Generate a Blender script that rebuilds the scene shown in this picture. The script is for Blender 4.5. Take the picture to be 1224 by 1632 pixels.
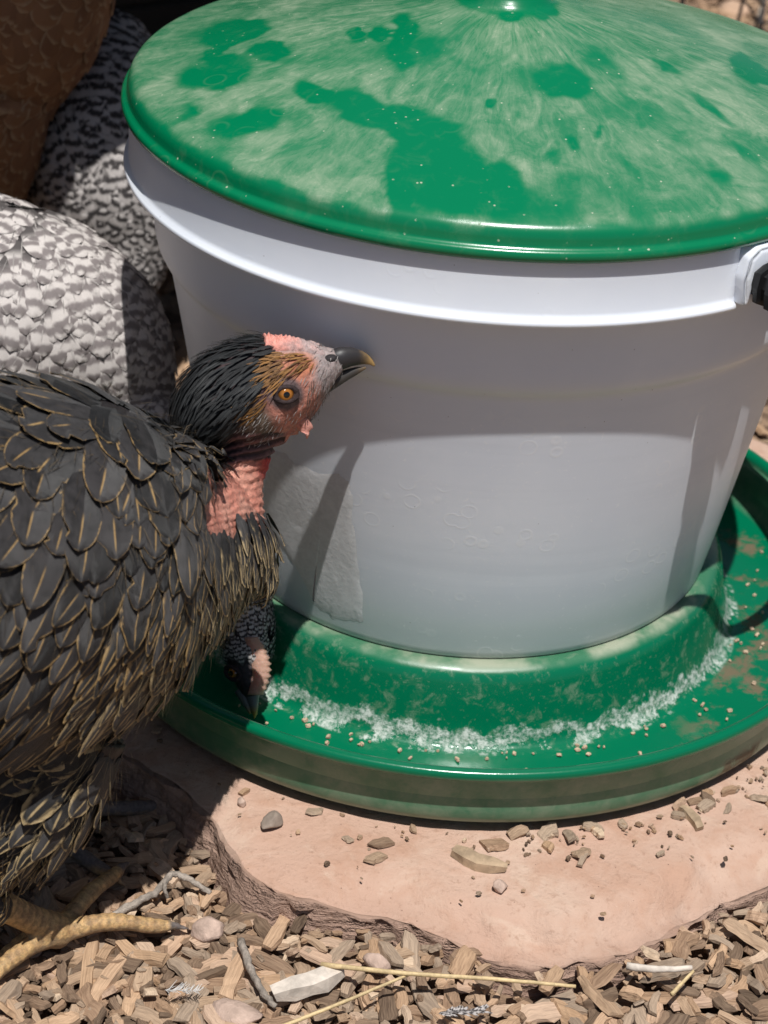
import bpy, bmesh, math, random
import numpy as np
from mathutils import Vector, Matrix, noise
from mathutils.bvhtree import BVHTree

# ------------------------------------------------------------------ camera, sky, sun, exposure
for o in list(bpy.data.objects): bpy.data.objects.remove(o, do_unlink=True)
SC = bpy.context.scene
COL = SC.collection
CAM = np.array([0.0, -0.81809, 0.53053])
FW = np.array([-0.03846119, 0.85748597, -0.51306778])
RT = np.array([0.99531398, 0.07845958, 0.05651696])
UP = np.array([-0.08871759, 0.50848983, 0.85648543])
cd = bpy.data.cameras.new('camera'); cam = bpy.data.objects.new('camera', cd); COL.objects.link(cam)
cam.matrix_world = Matrix(((RT[0], UP[0], -FW[0], CAM[0]), (RT[1], UP[1], -FW[1], CAM[1]), (RT[2], UP[2], -FW[2], CAM[2]), (0, 0, 0, 1)))
cd.sensor_fit = 'VERTICAL'; cd.sensor_height = 24; cd.sensor_width = 18; cd.lens = 48
cd.clip_start = 0.02; cd.clip_end = 400
cd.dof.use_dof = True; cd.dof.focus_distance = 0.78; cd.dof.aperture_fstop = 11
SC.camera = cam
SUN_EL, SUN_AZ = math.radians(69), math.radians(12)          # azimuth: towards the right of the camera's back
SUN = Vector((math.sin(SUN_AZ)*math.cos(SUN_EL), -math.cos(SUN_AZ)*math.cos(SUN_EL), math.sin(SUN_EL)))
W = bpy.data.worlds.new('World'); SC.world = W; W.use_nodes = True
wn = W.node_tree; bg = wn.nodes['Background']
sky = wn.nodes.new('ShaderNodeTexSky'); sky.sky_type = 'NISHITA'; sky.sun_disc = False
sky.sun_elevation = SUN_EL; sky.sun_rotation = math.pi - SUN_AZ
wn.links.new(sky.outputs[0], bg.inputs[0]); bg.inputs[1].default_value = 0.05
sl = bpy.data.lights.new('sun', 'SUN'); sl.energy = 5.0; sl.angle = math.radians(0.53); sl.color = (1, 0.98, 0.945)
so = bpy.data.objects.new('sun', sl); COL.objects.link(so); so.rotation_euler = SUN.to_track_quat('Z', 'Y').to_euler()
SC.view_settings.view_transform = 'Standard'; SC.view_settings.look = 'None'
SC.view_settings.exposure = 0.0; SC.view_settings.gamma = 1.0; SC.view_settings.use_curve_mapping = False
SC.render.engine = 'CYCLES'
R = random.Random(7)
GZ = -0.024                                                    # ground level

# ------------------------------------------------------------------ helpers
def ray(x, y):
    d = FW*2*1632 + RT*(x-612) - UP*(y-816); return d/np.linalg.norm(d)
def at(x, y, Y):                                               # photo point -> place on the vertical plane at depth Y
    d = ray(x, y); return Vector(CAM + d*(Y-CAM[1])/d[1])
def atz(x, y, z):                                              # photo point -> place on a level plane
    d = ray(x, y); return Vector(CAM + d*(z-CAM[2])/d[2])
def px(v):
    d = np.asarray(v) - CAM; k = 2*1632/(d@FW); return 612+k*(d@RT), 816-k*(d@UP)
def pxm(v): return ((np.asarray(v)-CAM)@FW)/(2*1632)           # metres per photo pixel there
def idir(dx, dy): return Vector(RT*dx - UP*dy).normalized()

def tag(o, label=None, cat=None, group=None, kind=None):
    if label: o['label'] = label
    if cat: o['category'] = cat
    if group: o['group'] = group
    if kind: o['kind'] = kind
    return o
def empty(name, loc=(0, 0, 0), rz=0):
    o = bpy.data.objects.new(name, None); COL.objects.link(o); o.location = loc; o.rotation_euler.z = rz
    o.empty_display_size = .02; return o
def world(o):
    return world(o.parent) @ o.matrix_parent_inverse @ o.matrix_basis if o.parent else o.matrix_basis.copy()
def link(name, me, mat=None, parent=None, smooth=True):
    o = bpy.data.objects.new(name, me); COL.objects.link(o)
    if mat is not None and not me.materials: me.materials.append(mat)
    if smooth and len(me.polygons): me.polygons.foreach_set('use_smooth', [True]*len(me.polygons))
    if parent is not None:
        o.parent = parent
        o.matrix_parent_inverse = world(parent).inverted()
    return o
def mesh(name, v, f):
    me = bpy.data.meshes.new(name); me.from_pydata([tuple(p) for p in v], [], f); me.update(); return me
def lathe(name, prof, n=240, cap0=False, cap1=False):
    v, f = [], []
    for r, z in prof:
        for i in range(n):
            a = 2*math.pi*i/n; v.append((r*math.cos(a), r*math.sin(a), z))
    for k in range(len(prof)-1):
        for i in range(n):
            j = (i+1) % n; f.append((k*n+i, k*n+j, (k+1)*n+j, (k+1)*n+i))
    if cap0: f.append(tuple(range(n))[::-1])
    if cap1: b = (len(prof)-1)*n; f.append(tuple(range(b, b+n)))
    me = mesh(name, v, f); fixn(me); return me
def fixn(me):
    bm = bmesh.new(); bm.from_mesh(me); bmesh.ops.recalc_face_normals(bm, faces=bm.faces[:]); bm.to_mesh(me); bm.free()
def spline(pts, n):                                            # Catmull-Rom through rows of numbers
    P = [np.array(p, float) for p in pts]; P = [2*P[0]-P[1]] + P + [2*P[-1]-P[-2]]
    out = []
    for i in range(1, len(P)-2):
        for k in range(n):
            t = k/n; a, b, c, d = P[i-1], P[i], P[i+1], P[i+2]
            out.append(.5*((2*b)+(c-a)*t+(2*a-5*b+4*c-d)*t*t+(3*b-a-3*c+d)*t**3))
    out.append(P[-2]); return out
def loft(sec, n=24, sub=5, side=None):
    """closed tube through sections (x,y,z, radius_up, radius_side) -> (verts, faces)"""
    S = spline(sec, sub); v, f = [], []
    for i, s in enumerate(S):
        a = S[max(i-1, 0)][:3]; b = S[min(i+1, len(S)-1)][:3]
        t = Vector(b-a).normalized()
        ref = Vector((0, 0, 1)) if side is None else Vector(side)
        if side is None:
            if abs(t.z) > .97: ref = Vector((0, 1, 0))
            sd = t.cross(ref).normalized(); u = sd.cross(t)
        else:
            sd = (ref - t*ref.dot(t)).normalized(); u = sd.cross(t)
        c = Vector(s[:3]); ru, rs = max(s[3], 1e-4), max(s[4], 1e-4)
        for k in range(n):
            an = 2*math.pi*k/n; v.append(c + u*math.cos(an)*ru + sd*math.sin(an)*rs)
    m = len(S)
    for i in range(m-1):
        for k in range(n):
            j = (k+1) % n; f.append((i*n+k, i*n+j, (i+1)*n+j, (i+1)*n+k))
    f.append(tuple(range(n))[::-1]); f.append(tuple(range((m-1)*n, m*n)))
    return v, f
def join(parts):
    V, F = [], []
    for v, f in parts:
        b = len(V); V += list(v); F += [tuple(i+b for i in q) for q in f]
    return V, F
def psec(rows):                                                # rows (px, py, Y, r_px, side/up ratio) -> loft sections
    out = []
    for x, y, Y, r, k in rows:
        p = at(x, y, Y); m = pxm(p); out.append((p.x, p.y, p.z, r*m, r*m*k))
    return out
def remesh(parts, voxel, smooth=3, name='body'):
    V, F = join(parts); me = mesh('tmp', V, F); fixn(me)
    o = bpy.data.objects.new('tmp', me); COL.objects.link(o)
    m = o.modifiers.new('r', 'REMESH'); m.mode = 'VOXEL'; m.voxel_size = voxel
    s = o.modifiers.new('s', 'SMOOTH'); s.factor = .5; s.iterations = smooth
    dg = bpy.context.evaluated_depsgraph_get(); ev = o.evaluated_get(dg)
    out = bpy.data.meshes.new_from_object(ev); out.name = name
    bpy.data.objects.remove(o, do_unlink=True); return out
def bvh_of(me): return BVHTree.FromPolygons([v.co for v in me.vertices], [p.vertices for p in me.polygons])
def fattr(me, name, vals):
    a = me.attributes.new(name, 'FLOAT', 'POINT'); a.data.foreach_set('value', np.asarray(vals, np.float32))
def cattr(me, name, cols):
    a = me.color_attributes.new(name, 'FLOAT_COLOR', 'POINT')
    c = np.ones((len(me.vertices), 4), np.float32); c[:, :3] = cols; a.data.foreach_set('color', c.ravel())
def puv(me, uv):                                               # per-vertex uv -> loop uv
    l = me.uv_layers.new(name='UVMap'); idx = np.empty(len(me.loops), np.int32); me.loops.foreach_get('vertex_index', idx)
    l.data.foreach_set('uv', np.asarray(uv, np.float32)[idx].ravel())
def sm(a, b, x):
    t = min(max((x-a)/(b-a), 0), 1); return t*t*(3-2*t)
def N3(p, s=1.0, o=0): return noise.noise(Vector((p[0]*s+o, p[1]*s-o, p[2]*s+.37*o)))

# ------------------------------------------------------------------ node helper
class NT:
    def __init__(s, name):
        s.m = bpy.data.materials.new(name); s.m.use_nodes = True; s.t = s.m.node_tree
        s.b = s.t.nodes['Principled BSDF']
    def n(s, typ, **kw):
        x = s.t.nodes.new('ShaderNode'+typ)
        for k, v in kw.items(): setattr(x, k, v)
        return x
    def put(s, sock, v):
        if isinstance(v, bpy.types.NodeSocket): s.t.links.new(v, sock)
        elif isinstance(v, (tuple, list)) and len(v) == 3 and sock.type == 'RGBA': sock.default_value = (*v, 1)
        else: sock.default_value = v
    def math(s, op, a, b=0.0, c=None, clamp=False):
        x = s.n('Math', operation=op, use_clamp=clamp); s.put(x.inputs[0], a); s.put(x.inputs[1], b)
        if c is not None: s.put(x.inputs[2], c)
        return x.outputs[0]
    def ss(s, v, a, b, lo=0.0, hi=1.0):
        x = s.n('MapRange', interpolation_type='SMOOTHSTEP'); s.put(x.inputs[0], v)
        x.inputs[1].default_value = a; x.inputs[2].default_value = b; x.inputs[3].default_value = lo; x.inputs[4].default_value = hi
        return x.outputs[0]
    def mix(s, f, a, b, mode='MIX'):
        x = s.n('Mix', data_type='RGBA', blend_type=mode); s.put(x.inputs[0], f); s.put(x.inputs[6], a); s.put(x.inputs[7], b); return x.outputs[2]
    def noise(s, vec, scale, detail=4, rough=.55, dist=0.0):
        x = s.n('TexNoise'); s.put(x.inputs['Vector'], vec); x.inputs['Scale'].default_value = scale
        x.inputs['Detail'].default_value = detail; x.inputs['Roughness'].default_value = rough; x.inputs['Distortion'].default_value = dist
        return x.outputs['Fac']
    def vor(s, vec, scale, feature='F1', out='Distance', rnd=1.0):
        x = s.n('TexVoronoi', feature=feature); s.put(x.inputs['Vector'], vec); x.inputs['Scale'].default_value = scale
        x.inputs['Randomness'].default_value = rnd; return x.outputs[out]
    def ramp(s, v, stops):
        x = s.n('ValToRGB'); s.put(x.inputs[0], v); e = x.color_ramp.elements
        while len(e) < len(stops): e.new(.5)
        for q, (p, c) in zip(e, stops): q.position = p; q.color = (*c, 1)
        return x.outputs[0]
    def obj(s): return s.n('TexCoord').outputs['Object']
    def uv(s): return s.n('UVMap').outputs[0]
    def attr(s, name, out='Fac'): return s.n('Attribute', attribute_name=name).outputs[out]
    def sep(s, v):
        x = s.n('SeparateXYZ'); s.put(x.inputs[0], v); return x.outputs
    def comb(s, a, b, c=0.0):
        x = s.n('CombineXYZ'); s.put(x.inputs[0], a); s.put(x.inputs[1], b); s.put(x.inputs[2], c); return x.outputs[0]
    def bump(s, h, strength=.3, dist=.001):
        x = s.n('Bump'); x.inputs['Strength'].default_value = strength; x.inputs['Distance'].default_value = dist; s.put(x.inputs['Height'], h)
        s.t.links.new(x.outputs[0], s.b.inputs['Normal'])
    def set(s, **kw):
        names = dict(col='Base Color', rough='Roughness', spec='Specular IOR Level', sss='Subsurface Weight', coat='Coat Weight', sheen='Sheen Weight', metal='Metallic')
        for k, v in kw.items(): s.put(s.b.inputs[names[k]], v)
        return s

M = {}
# ---- green plastic of the lid: dust carried in the mesh (wiped and pecked patches), streaks and specks in the nodes
def green_lid():
    t = NT('dusty_green_lid'); uv = t.uv(); u = t.sep(uv); o = t.obj()
    streak = t.noise(t.comb(t.math('MULTIPLY', u[0], 55), t.math('MULTIPLY', u[1], 5)), 1.0, 6, .65, 1.6)
    hair = t.noise(t.comb(t.math('MULTIPLY', u[0], 330), t.math('MULTIPLY', u[1], 9)), 1.0, 5, .75, .9)
    fine = t.noise(o, 95, 6, .7, .5); big = t.noise(o, 22, 4, .6, .6); patch = t.noise(o, 30, 3, .5, .8)
    warp = t.math('ADD', t.attr('dust'), t.math('ADD', t.math('MULTIPLY', t.math('SUBTRACT', fine, .5), .38), t.math('MULTIPLY', t.math('SUBTRACT', patch, .5), .5)))
    d = t.ss(warp, .24, .74)
    amt = t.math('ADD', t.math('MULTIPLY', streak, .85), t.math('MULTIPLY', big, .45))
    amt = t.ss(t.math('ADD', amt, t.math('ADD', t.math('MULTIPLY', t.math('SUBTRACT', patch, .5), .75), t.math('MULTIPLY', t.math('SUBTRACT', hair, .5), .42))), .40, 1.08, .05, .50)
    d = t.math('MULTIPLY', d, amt)
    d = t.math('MULTIPLY', d, t.math('ADD', .45, t.math('MULTIPLY', t.attr('dust'), .6)))
    d = t.math('ADD', d, t.ss(fine, .5, .8, .0, .05))
    wisp = t.noise(o, 36, 6, .72, 3.0); d = t.math('ADD', d, t.math('MULTIPLY', t.ss(t.math('ABSOLUTE', t.math('SUBTRACT', wisp, .5)), .022, .0), t.math('MULTIPLY', d, .35)))
    ring = t.ss(t.vor(o, 75), .30, .36); ring2 = t.ss(t.vor(o, 75), .36, .42)
    spots = t.math('MULTIPLY', t.math('SUBTRACT', ring, ring2), t.ss(big, .5, .62))
    d = t.math('ADD', d, t.math('MULTIPLY', spots, .05), clamp=True)
    speck = t.ss(t.vor(o, 230), .13, .07); d = t.math('MAXIMUM', d, t.math('MULTIPLY', speck, t.ss(fine, .48, .58, 0, .75)))
    col = t.mix(d, (.000, .160, .064), (.47, .48, .36))
    t.set(col=col, rough=t.math('ADD', .22, t.math('MULTIPLY', d, .5)), spec=.5)
    t.bump(t.math('ADD', d, t.math('MULTIPLY', fine, .4)), .25, .0006); return t.m
M['lid'] = green_lid()
def green_tray():
    t = NT('scuffed_green_tray'); o = t.obj(); z = t.sep(o)[2]
    fine = t.noise(o, 140, 6, .7, .4); big = t.noise(o, 30, 4, .6)
    rad = t.n('VectorMath', operation='LENGTH'); t.put(rad.inputs[0], t.comb(t.sep(o)[0], t.sep(o)[1])); r = rad.outputs['Value']
    ang = t.math('ARCTAN2', t.sep(o)[1], t.sep(o)[0])
    tall = t.noise(o, 62, 3, .6, .3)
    inner = t.ss(r, .1335, .1315)
    # white mineral crust round the foot of the hub
    h = t.math('ADD', z, t.math('ADD', t.math('MULTIPLY', t.math('SUBTRACT', tall, .5), .024), t.math('MULTIPLY', t.math('SUBTRACT', t.noise(o, 330, 4, .7), .5), .012)))
    crust = t.math('MULTIPLY', t.ss(h, .0150, .0115), t.ss(t.math('ADD', h, t.math('MULTIPLY', t.math('SUBTRACT', fine, .5), .012)), .0055, .008))
    crust = t.math('MULTIPLY', t.math('MULTIPLY', crust, inner), t.math('MULTIPLY', t.ss(t.noise(o, 380, 5, .75), .38, .62, .10, .95), t.ss(big, .30, .5, .35, 1)))
    scale = t.math('ADD', t.ss(fine, .50, .72, 0, .30), t.ss(t.noise(o, 420, 4, .75), .58, .72, 0, .22))
    # dusty ring on the shoulder under the bucket, scuffs and dust on the outer wall
    sh = t.math('MULTIPLY', t.ss(z, .0375, .0405), t.ss(big, .38, .6, .12, .8))
    outer = t.ss(r, .166, .170)
    wall = t.math('MULTIPLY', t.math('MULTIPLY', outer, t.ss(z, .031, .028)), t.ss(t.math('ADD', t.math('MULTIPLY', fine, .5), t.math('MULTIPLY', big, .6)), .42, .78, .14, .55))
    low = t.math('MULTIPLY', outer, t.ss(z, .0075, .001, 0, .55))
    d = t.math('MAXIMUM', t.math('MULTIPLY', t.math('MAXIMUM', scale, sh), inner), t.math('MAXIMUM', wall, low))
    floor_d = t.math('MULTIPLY', t.math('SUBTRACT', 1.0, t.math('MAXIMUM', inner, outer)), t.ss(big, .5, .75, 0, .22))
    d = t.math('MAXIMUM', d, floor_d)
    col = t.mix(d, (.000, .128, .058), (.36, .36, .27))
    col = t.mix(t.math('MULTIPLY', crust, .80), col, (.62, .65, .61))
    # brown feed and droppings stuck on the floor, right-hand side
    dirtm = t.math('MULTIPLY', t.math('MULTIPLY', t.ss(t.sep(o)[0], .085, .125), t.ss(z, .013, .0075)), t.math('SUBTRACT', 1.0, inner))
    dirt = t.math('MULTIPLY', dirtm, t.ss(t.math('ADD', t.math('MULTIPLY', big, .7), t.math('MULTIPLY', fine, .4)), .54, .63))
    col = t.mix(t.math('MULTIPLY', dirt, .85), col, (.13, .085, .05))
    rough = t.math('ADD', .2, t.math('MULTIPLY', t.math('MAXIMUM', d, t.math('MAXIMUM', crust, dirt)), .6))
    t.set(col=col, rough=rough, spec=.5)
    t.bump(t.math('ADD', t.math('MULTIPLY', crust, 1.5), t.math('ADD', t.math('MULTIPLY', fine, .35), dirt)), .35, .0009); return t.m
M['tray'] = green_tray()
def bucket_mat():
    t = NT('milky_white_plastic'); o = t.obj(); z = t.sep(o)[2]
    big = t.noise(o, 14, 4, .6); fine = t.noise(o, 190, 5, .7)
    ringd = t.vor(o, 95); rings = t.math('MULTIPLY', t.math('SUBTRACT', t.ss(ringd, .26, .31), t.ss(ringd, .33, .38)), t.ss(t.noise(o, 30, 2), .5, .6))
    c = t.mix(t.ss(big, .35, .7), (.735, .775, .85), (.785, .82, .885))
    c = t.mix(t.ss(z, .085, .045, 0, .75), c, (.50, .565, .545))      # the green cone inside shows through the thin foot
    low = t.ss(z, .175, .16)
    lvl = t.noise(t.comb(t.math('MULTIPLY', t.sep(o)[0], 5), t.math('MULTIPLY', t.sep(o)[1], 5), t.math('MULTIPLY', z, 70)), 1.0, 4, .6, .4)
    c = t.mix(t.math('MULTIPLY', t.ss(lvl, .42, .66, 0, .28), low), c, (.62, .66, .73))
    c = t.mix(t.math('MULTIPLY', t.ss(t.noise(o, 420, 3, .7), .62, .74, 0, .4), low), c, (.92, .93, .95))
    c = t.mix(t.math('MULTIPLY', t.math('MULTIPLY', rings, low), .22), c, (.9, .9, .9))
    c = t.mix(t.math('MULTIPLY', t.ss(fine, .62, .72, 0, .35), low), c, (.86, .86, .86))
    c = t.mix(t.ss(t.vor(o, 120), .035, .02, 0, .6), c, (.12, .10, .08))
    t.set(col=c, rough=.38, spec=.4, sss=.25); t.b.inputs['Subsurface Radius'].default_value = (.004, .004, .0045); t.b.inputs['Subsurface Scale'].default_value = 1.0
    t.bump(t.math('ADD', fine, t.math('MULTIPLY', rings, .6)), .08, .0006); return t.m
M['bucket'] = bucket_mat()
def simple(name, col, rough=.6, var=.25, scale=60, bump=.3, dist=.0008, spec=.4, **kw):
    t = NT(name); o = t.obj(); f = t.noise(o, scale, 6, .65, .3); g = t.noise(o, scale*.22, 3, .5)
    k = t.math('ADD', t.math('MULTIPLY', f, .6), t.math('MULTIPLY', g, .4))
    dk = tuple(c*(1-var) for c in col); lt = tuple(min(c*(1+var), 1) for c in col)
    t.set(col=t.mix(t.ss(k, .32, .68), dk, lt), rough=rough, spec=spec, **kw); t.bump(f, bump, dist); return t.m
M['label'] = simple('torn_label_paper', (.68, .685, .70), .7, .10, 420, .22, .0006)
M['black_plastic'] = simple('black_plastic', (.012, .012, .013), .35, .3, 200, .15)
M['wire'] = simple('galvanised_wire', (.20, .20, .21), .45, .3, 300, .3, metal=.6)
M['weed'] = simple('dry_twig', (.33, .28, .23), .8, .4, 300, .4)
M['straw'] = simple('dry_straw', (.56, .42, .225), .6, .3, 420, .4)
M['grey_twig'] = simple('grey_twig', (.33, .28, .235), .85, .45, 420, .9, .0014)
M['pale_wood'] = simple('bleached_wood', (.56, .49, .42), .8, .25, 200, .6)
M['wood'] = simple('weathered_wood_piece', (.36, .26, .17), .85, .35, 160, .8)
M['pink_stone'] = simple('pink_stone', (.50, .365, .295), .9, .28, 160, .9, .0014)
M['grey_stone'] = simple('grey_pebble', (.27, .215, .175), .85, .25, 240, .5)
M['tan_stone'] = simple('tan_landscape_stone', (.48, .32, .22), .9, .35, 40, .6)
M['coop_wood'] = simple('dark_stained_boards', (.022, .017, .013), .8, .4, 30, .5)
M['horn'] = None
def slab_mat():
    t = NT('pink_sandstone'); o = t.obj(); f = t.noise(o, 300, 7, .7); m = t.noise(o, 45, 5, .6, .4); b = t.noise(o, 11, 4, .6)
    lay = t.noise(t.comb(t.math('MULTIPLY', t.sep(o)[0], 12), t.math('MULTIPLY', t.sep(o)[1], 12), t.math('MULTIPLY', t.sep(o)[2], 260)), 1.0, 4, .6)
    c = t.mix(t.ss(b, .35, .68), (.50, .325, .245), (.545, .39, .305))
    c = t.mix(t.ss(m, .44, .70, 0, .62), c, (.43, .245, .165))
    c = t.mix(t.ss(t.noise(o, 26, 5, .65, .8), .52, .66, 0, .45), c, (.60, .46, .36))
    c = t.mix(t.ss(f, .54, .70, 0, .6), c, (.34, .205, .145))
    c = t.mix(t.ss(f, .36, .24, 0, .5), c, (.66, .52, .42))
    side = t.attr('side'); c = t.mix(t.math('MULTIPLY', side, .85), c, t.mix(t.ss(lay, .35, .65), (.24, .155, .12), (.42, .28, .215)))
    speck = t.ss(t.vor(o, 190), .07, .04, 0, .8); c = t.mix(t.math('MULTIPLY', speck, t.ss(m, .45, .55)), c, (.14, .085, .06))
    t.set(col=c, rough=.92, spec=.2)
    t.bump(t.math('ADD', t.math('MULTIPLY', f, .5), t.math('ADD', m, t.math('MULTIPLY', t.math('ADD', lay, t.noise(o, 120, 5, .7)), t.math('MULTIPLY', side, 2.5)))), .95, .0022); return t.m
M['slab'] = slab_mat()
def chip_mat():
    t = NT('wood_chip'); k = t.attr('tint'); u = t.sep(t.uv())
    g = t.noise(t.comb(t.math('MULTIPLY', u[0], 2.2), t.math('MULTIPLY', u[1], 13), t.math('MULTIPLY', k, 91)), 1.0, 5, .6)
    c = t.ramp(k, [(0, (.075, .05, .035)), (.13, (.19, .125, .085)), (.28, (.33, .21, .135)), (.42, (.47, .30, .18)), (.56, (.31, .235, .175)), (.68, (.40, .30, .22)), (.82, (.55, .36, .225)), (.92, (.51, .35, .255)), (1, (.72, .55, .39))])
    c = t.mix(t.ss(g, .3, .7), t.mix(.30, c, (.05, .03, .02)), t.mix(.14, c, (.72, .52, .34)))
    t.set(col=c, rough=.88, spec=.2); t.bump(g, .6, .0012); return t.m
M['chip'] = chip_mat()
def ground_mat():
    t = NT('mulch_soil'); o = t.obj(); v = t.n('TexVoronoi'); v.inputs['Scale'].default_value = 75
    sc = t.n('VectorMath', operation='MULTIPLY'); t.put(sc.inputs[0], o); sc.inputs[1].default_value = (1, 1.7, 1); t.put(v.inputs['Vector'], sc.outputs[0])
    h = t.sep(v.outputs['Color'])[0]; n = t.noise(o, 160, 5, .6)
    c = t.ramp(h, [(0, (.06, .04, .028)), (.3, (.17, .11, .075)), (.65, (.29, .195, .13)), (1, (.42, .30, .20))])
    c = t.mix(t.ss(n, .35, .65, .5, 0), c, (.05, .035, .025))
    t.set(col=c, rough=.95, spec=.1); t.bump(t.math('ADD', t.math('MULTIPLY', h, 1.5), n), .8, .004); return t.m
M['ground'] = ground_mat()
def skin_mat():
    t = NT('bird_skin'); o = t.obj(); f = t.noise(o, 520, 5, .7); g = t.noise(o, 130, 4, .6)
    c = t.attr('Col', 'Color'); c = t.mix(t.ss(f, .3, .7), t.mix(.35, c, (.02, .012, .012)), t.mix(1.0, c, (1.28, 1.22, 1.2), 'MULTIPLY'))
    t.set(col=c, rough=.62, spec=.35, sss=.12); t.b.inputs['Subsurface Radius'].default_value = (.003, .0012, .0008); t.b.inputs['Subsurface Scale'].default_value = 1.0
    t.bump(t.math('ADD', t.math('MULTIPLY', f, .6), g), .55, .0011); return t.m
M['skin'] = skin_mat()
def feather_uv(t):
    u = t.sep(t.uv()); x = t.math('ABSOLUTE', t.math('SUBTRACT', t.math('MULTIPLY', u[0], 2), 1)); return u[0], u[1], x
def barbs(t, x, v, k, sc=1.0):
    w = t.n('TexWave', wave_type='BANDS', bands_direction='X'); w.inputs['Scale'].default_value = 9*sc; w.inputs['Distortion'].default_value = 1.6; w.inputs['Detail'].default_value = 3
    t.put(w.inputs['Vector'], t.comb(t.math('SUBTRACT', t.math('MULTIPLY', v, 2.2), t.math('MULTIPLY', x, .8)), t.math('MULTIPLY', k, 20))); return w.outputs['Fac']
def laced_mat(name, g0, g1):
    t = NT(name); u, v, x = feather_uv(t); k = t.attr('tint'); lace = t.attr('lace')
    b = barbs(t, x, v, k); n = t.noise(t.comb(t.math('MULTIPLY', u, 3), t.math('MULTIPLY', v, 4), t.math('MULTIPLY', k, 50)), 1.6, 4, .6)
    dark = t.mix(t.ss(t.math('ADD', n, t.math('MULTIPLY', t.math('SUBTRACT', k, .5), .5)), .25, .8), (.009, .0085, .0085), (.050, .045, .0455))
    dark = t.mix(t.math('MULTIPLY', b, .45), dark, (.004, .004, .004))
    n2 = t.noise(t.comb(t.math('MULTIPLY', u, 4), t.math('MULTIPLY', v, 7), t.math('MULTIPLY', k, 77)), 2.2, 3, .6)
    wob = t.math('MULTIPLY', t.math('SUBTRACT', n2, .5), .34)
    lw = t.math('MULTIPLY', lace, .38); e = t.math('SUBTRACT', 1.0, x)
    soft = lambda q, w: t.math('SMOOTH_MIN', 1.0, t.math('MAXIMUM', 0.0, t.math('DIVIDE', t.math('SUBTRACT', w, q), t.math('ADD', t.math('MULTIPLY', w, .55), .012))), .1)
    edge = soft(t.math('ADD', e, wob), lw)
    edge = t.math('MULTIPLY', edge, t.ss(t.math('ADD', v, t.math('MULTIPLY', t.math('SUBTRACT', n, .5), 1.3)), .45, .75))
    tip = soft(t.math('ADD', t.math('SUBTRACT', 1.0, v), t.math('MULTIPLY', wob, .2)), t.math('MULTIPLY', lace, .05))
    shaft = t.math('MULTIPLY', soft(x, t.math('ADD', .05, t.math('MULTIPLY', t.math('MULTIPLY', lace, .08), v))), t.math('MULTIPLY', t.ss(v, .58, .70), t.ss(v, .97, .86)))
    shaft = t.math('MULTIPLY', shaft, t.math('GREATER_THAN', t.math('ADD', t.math('MULTIPLY', lace, .5), k), .42))
    m = t.math('MULTIPLY', t.math('MAXIMUM', t.math('MAXIMUM', edge, tip), shaft), t.ss(n2, .25, .5, .45, 1.0), clamp=True)
    gold = t.mix(n, g0, g1)
    gold = t.mix(t.math('MULTIPLY', b, .4), gold, (.10, .06, .025))
    t.set(col=t.mix(t.math('MULTIPLY', m, .92), dark, gold), rough=.56, spec=.38, sheen=.05)
    t.bump(t.math('ADD', b, t.math('MULTIPLY', n, .8)), .5, .0006); return t.m
M['laced'] = laced_mat('black_gold_laced_feather', (.40, .215, .06), (.58, .40, .17))
M['bib'] = laced_mat('cream_laced_feather', (.46, .31, .13), (.70, .54, .30))
def barred_mat(name, light, darkc, cyc):
    t = NT(name); u, v, x = feather_uv(t); k = t.attr('tint'); b = barbs(t, x, v, k)
    n = t.noise(t.comb(t.math('MULTIPLY', u, 2), t.math('MULTIPLY', v, 2), t.math('MULTIPLY', k, 60)), 2.0, 4, .6)
    ph = t.math('ADD', t.math('ADD', t.math('MULTIPLY', v, cyc), t.math('MULTIPLY', k, .7)), t.math('ADD', t.math('MULTIPLY', t.math('MULTIPLY', x, x), -.35), t.math('MULTIPLY', n, .5)))
    w = t.math('SINE', t.math('MULTIPLY', ph, 6.2832))
    c = t.mix(t.ss(w, -.85, .6), darkc, light); c = t.mix(t.ss(v, .5, .2), c, (.09, .08, .078)); c = t.mix(t.math('MULTIPLY', b, .3), c, (.05, .045, .045))
    t.set(col=c, rough=.7, spec=.25); t.bump(b, .3, .0005); return t.m
M['barred'] = barred_mat('grey_barred_feather', (.66, .61, .58), (.24, .21, .205), 2.6)
M['barred_fine'] = barred_mat('fine_barred_feather', (.54, .50, .48), (.045, .04, .04), 2.6)
def plain_feather(name, c0, c1, edgec, ew=.25):
    t = NT(name); u, v, x = feather_uv(t); k = t.attr('tint'); b = barbs(t, x, v, k)
    c = t.mix(k, c0, c1); c = t.mix(t.math('MULTIPLY', t.math('MAXIMUM', t.ss(x, 1-ew, 1), t.ss(v, .88, .98)), .7), c, edgec); c = t.mix(t.math('MULTIPLY', b, .4), c, (.01, .008, .007))
    t.set(col=c, rough=.55, spec=.4); t.bump(b, .3, .0005); return t.m
M['brown'] = plain_feather('red_brown_feather', (.24, .10, .04), (.36, .16, .065), (.58, .38, .22))
M['black_hackle'] = plain_feather('black_head_feather', (.006, .007, .008), (.025, .028, .030), (.03, .033, .036))
M['tan_hackle'] = plain_feather('tan_face_feather', (.10, .045, .014), (.36, .17, .045), (.4, .22, .08))
M['bristle'] = plain_feather('grey_face_bristle', (.30, .27, .26), (.45, .42, .40), (.5, .47, .45))
M['stubble'] = plain_feather('brown_stubble', (.03, .018, .015), (.14, .09, .07), (.2, .14, .11))
M['barb'] = plain_feather('dark_loose_barb', (.02, .017, .015), (.16, .115, .065), (.14, .10, .06))
M['fuzz'] = plain_feather('grey_white_down', (.22, .20, .19), (.62, .58, .55), (.6, .57, .54))
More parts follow.
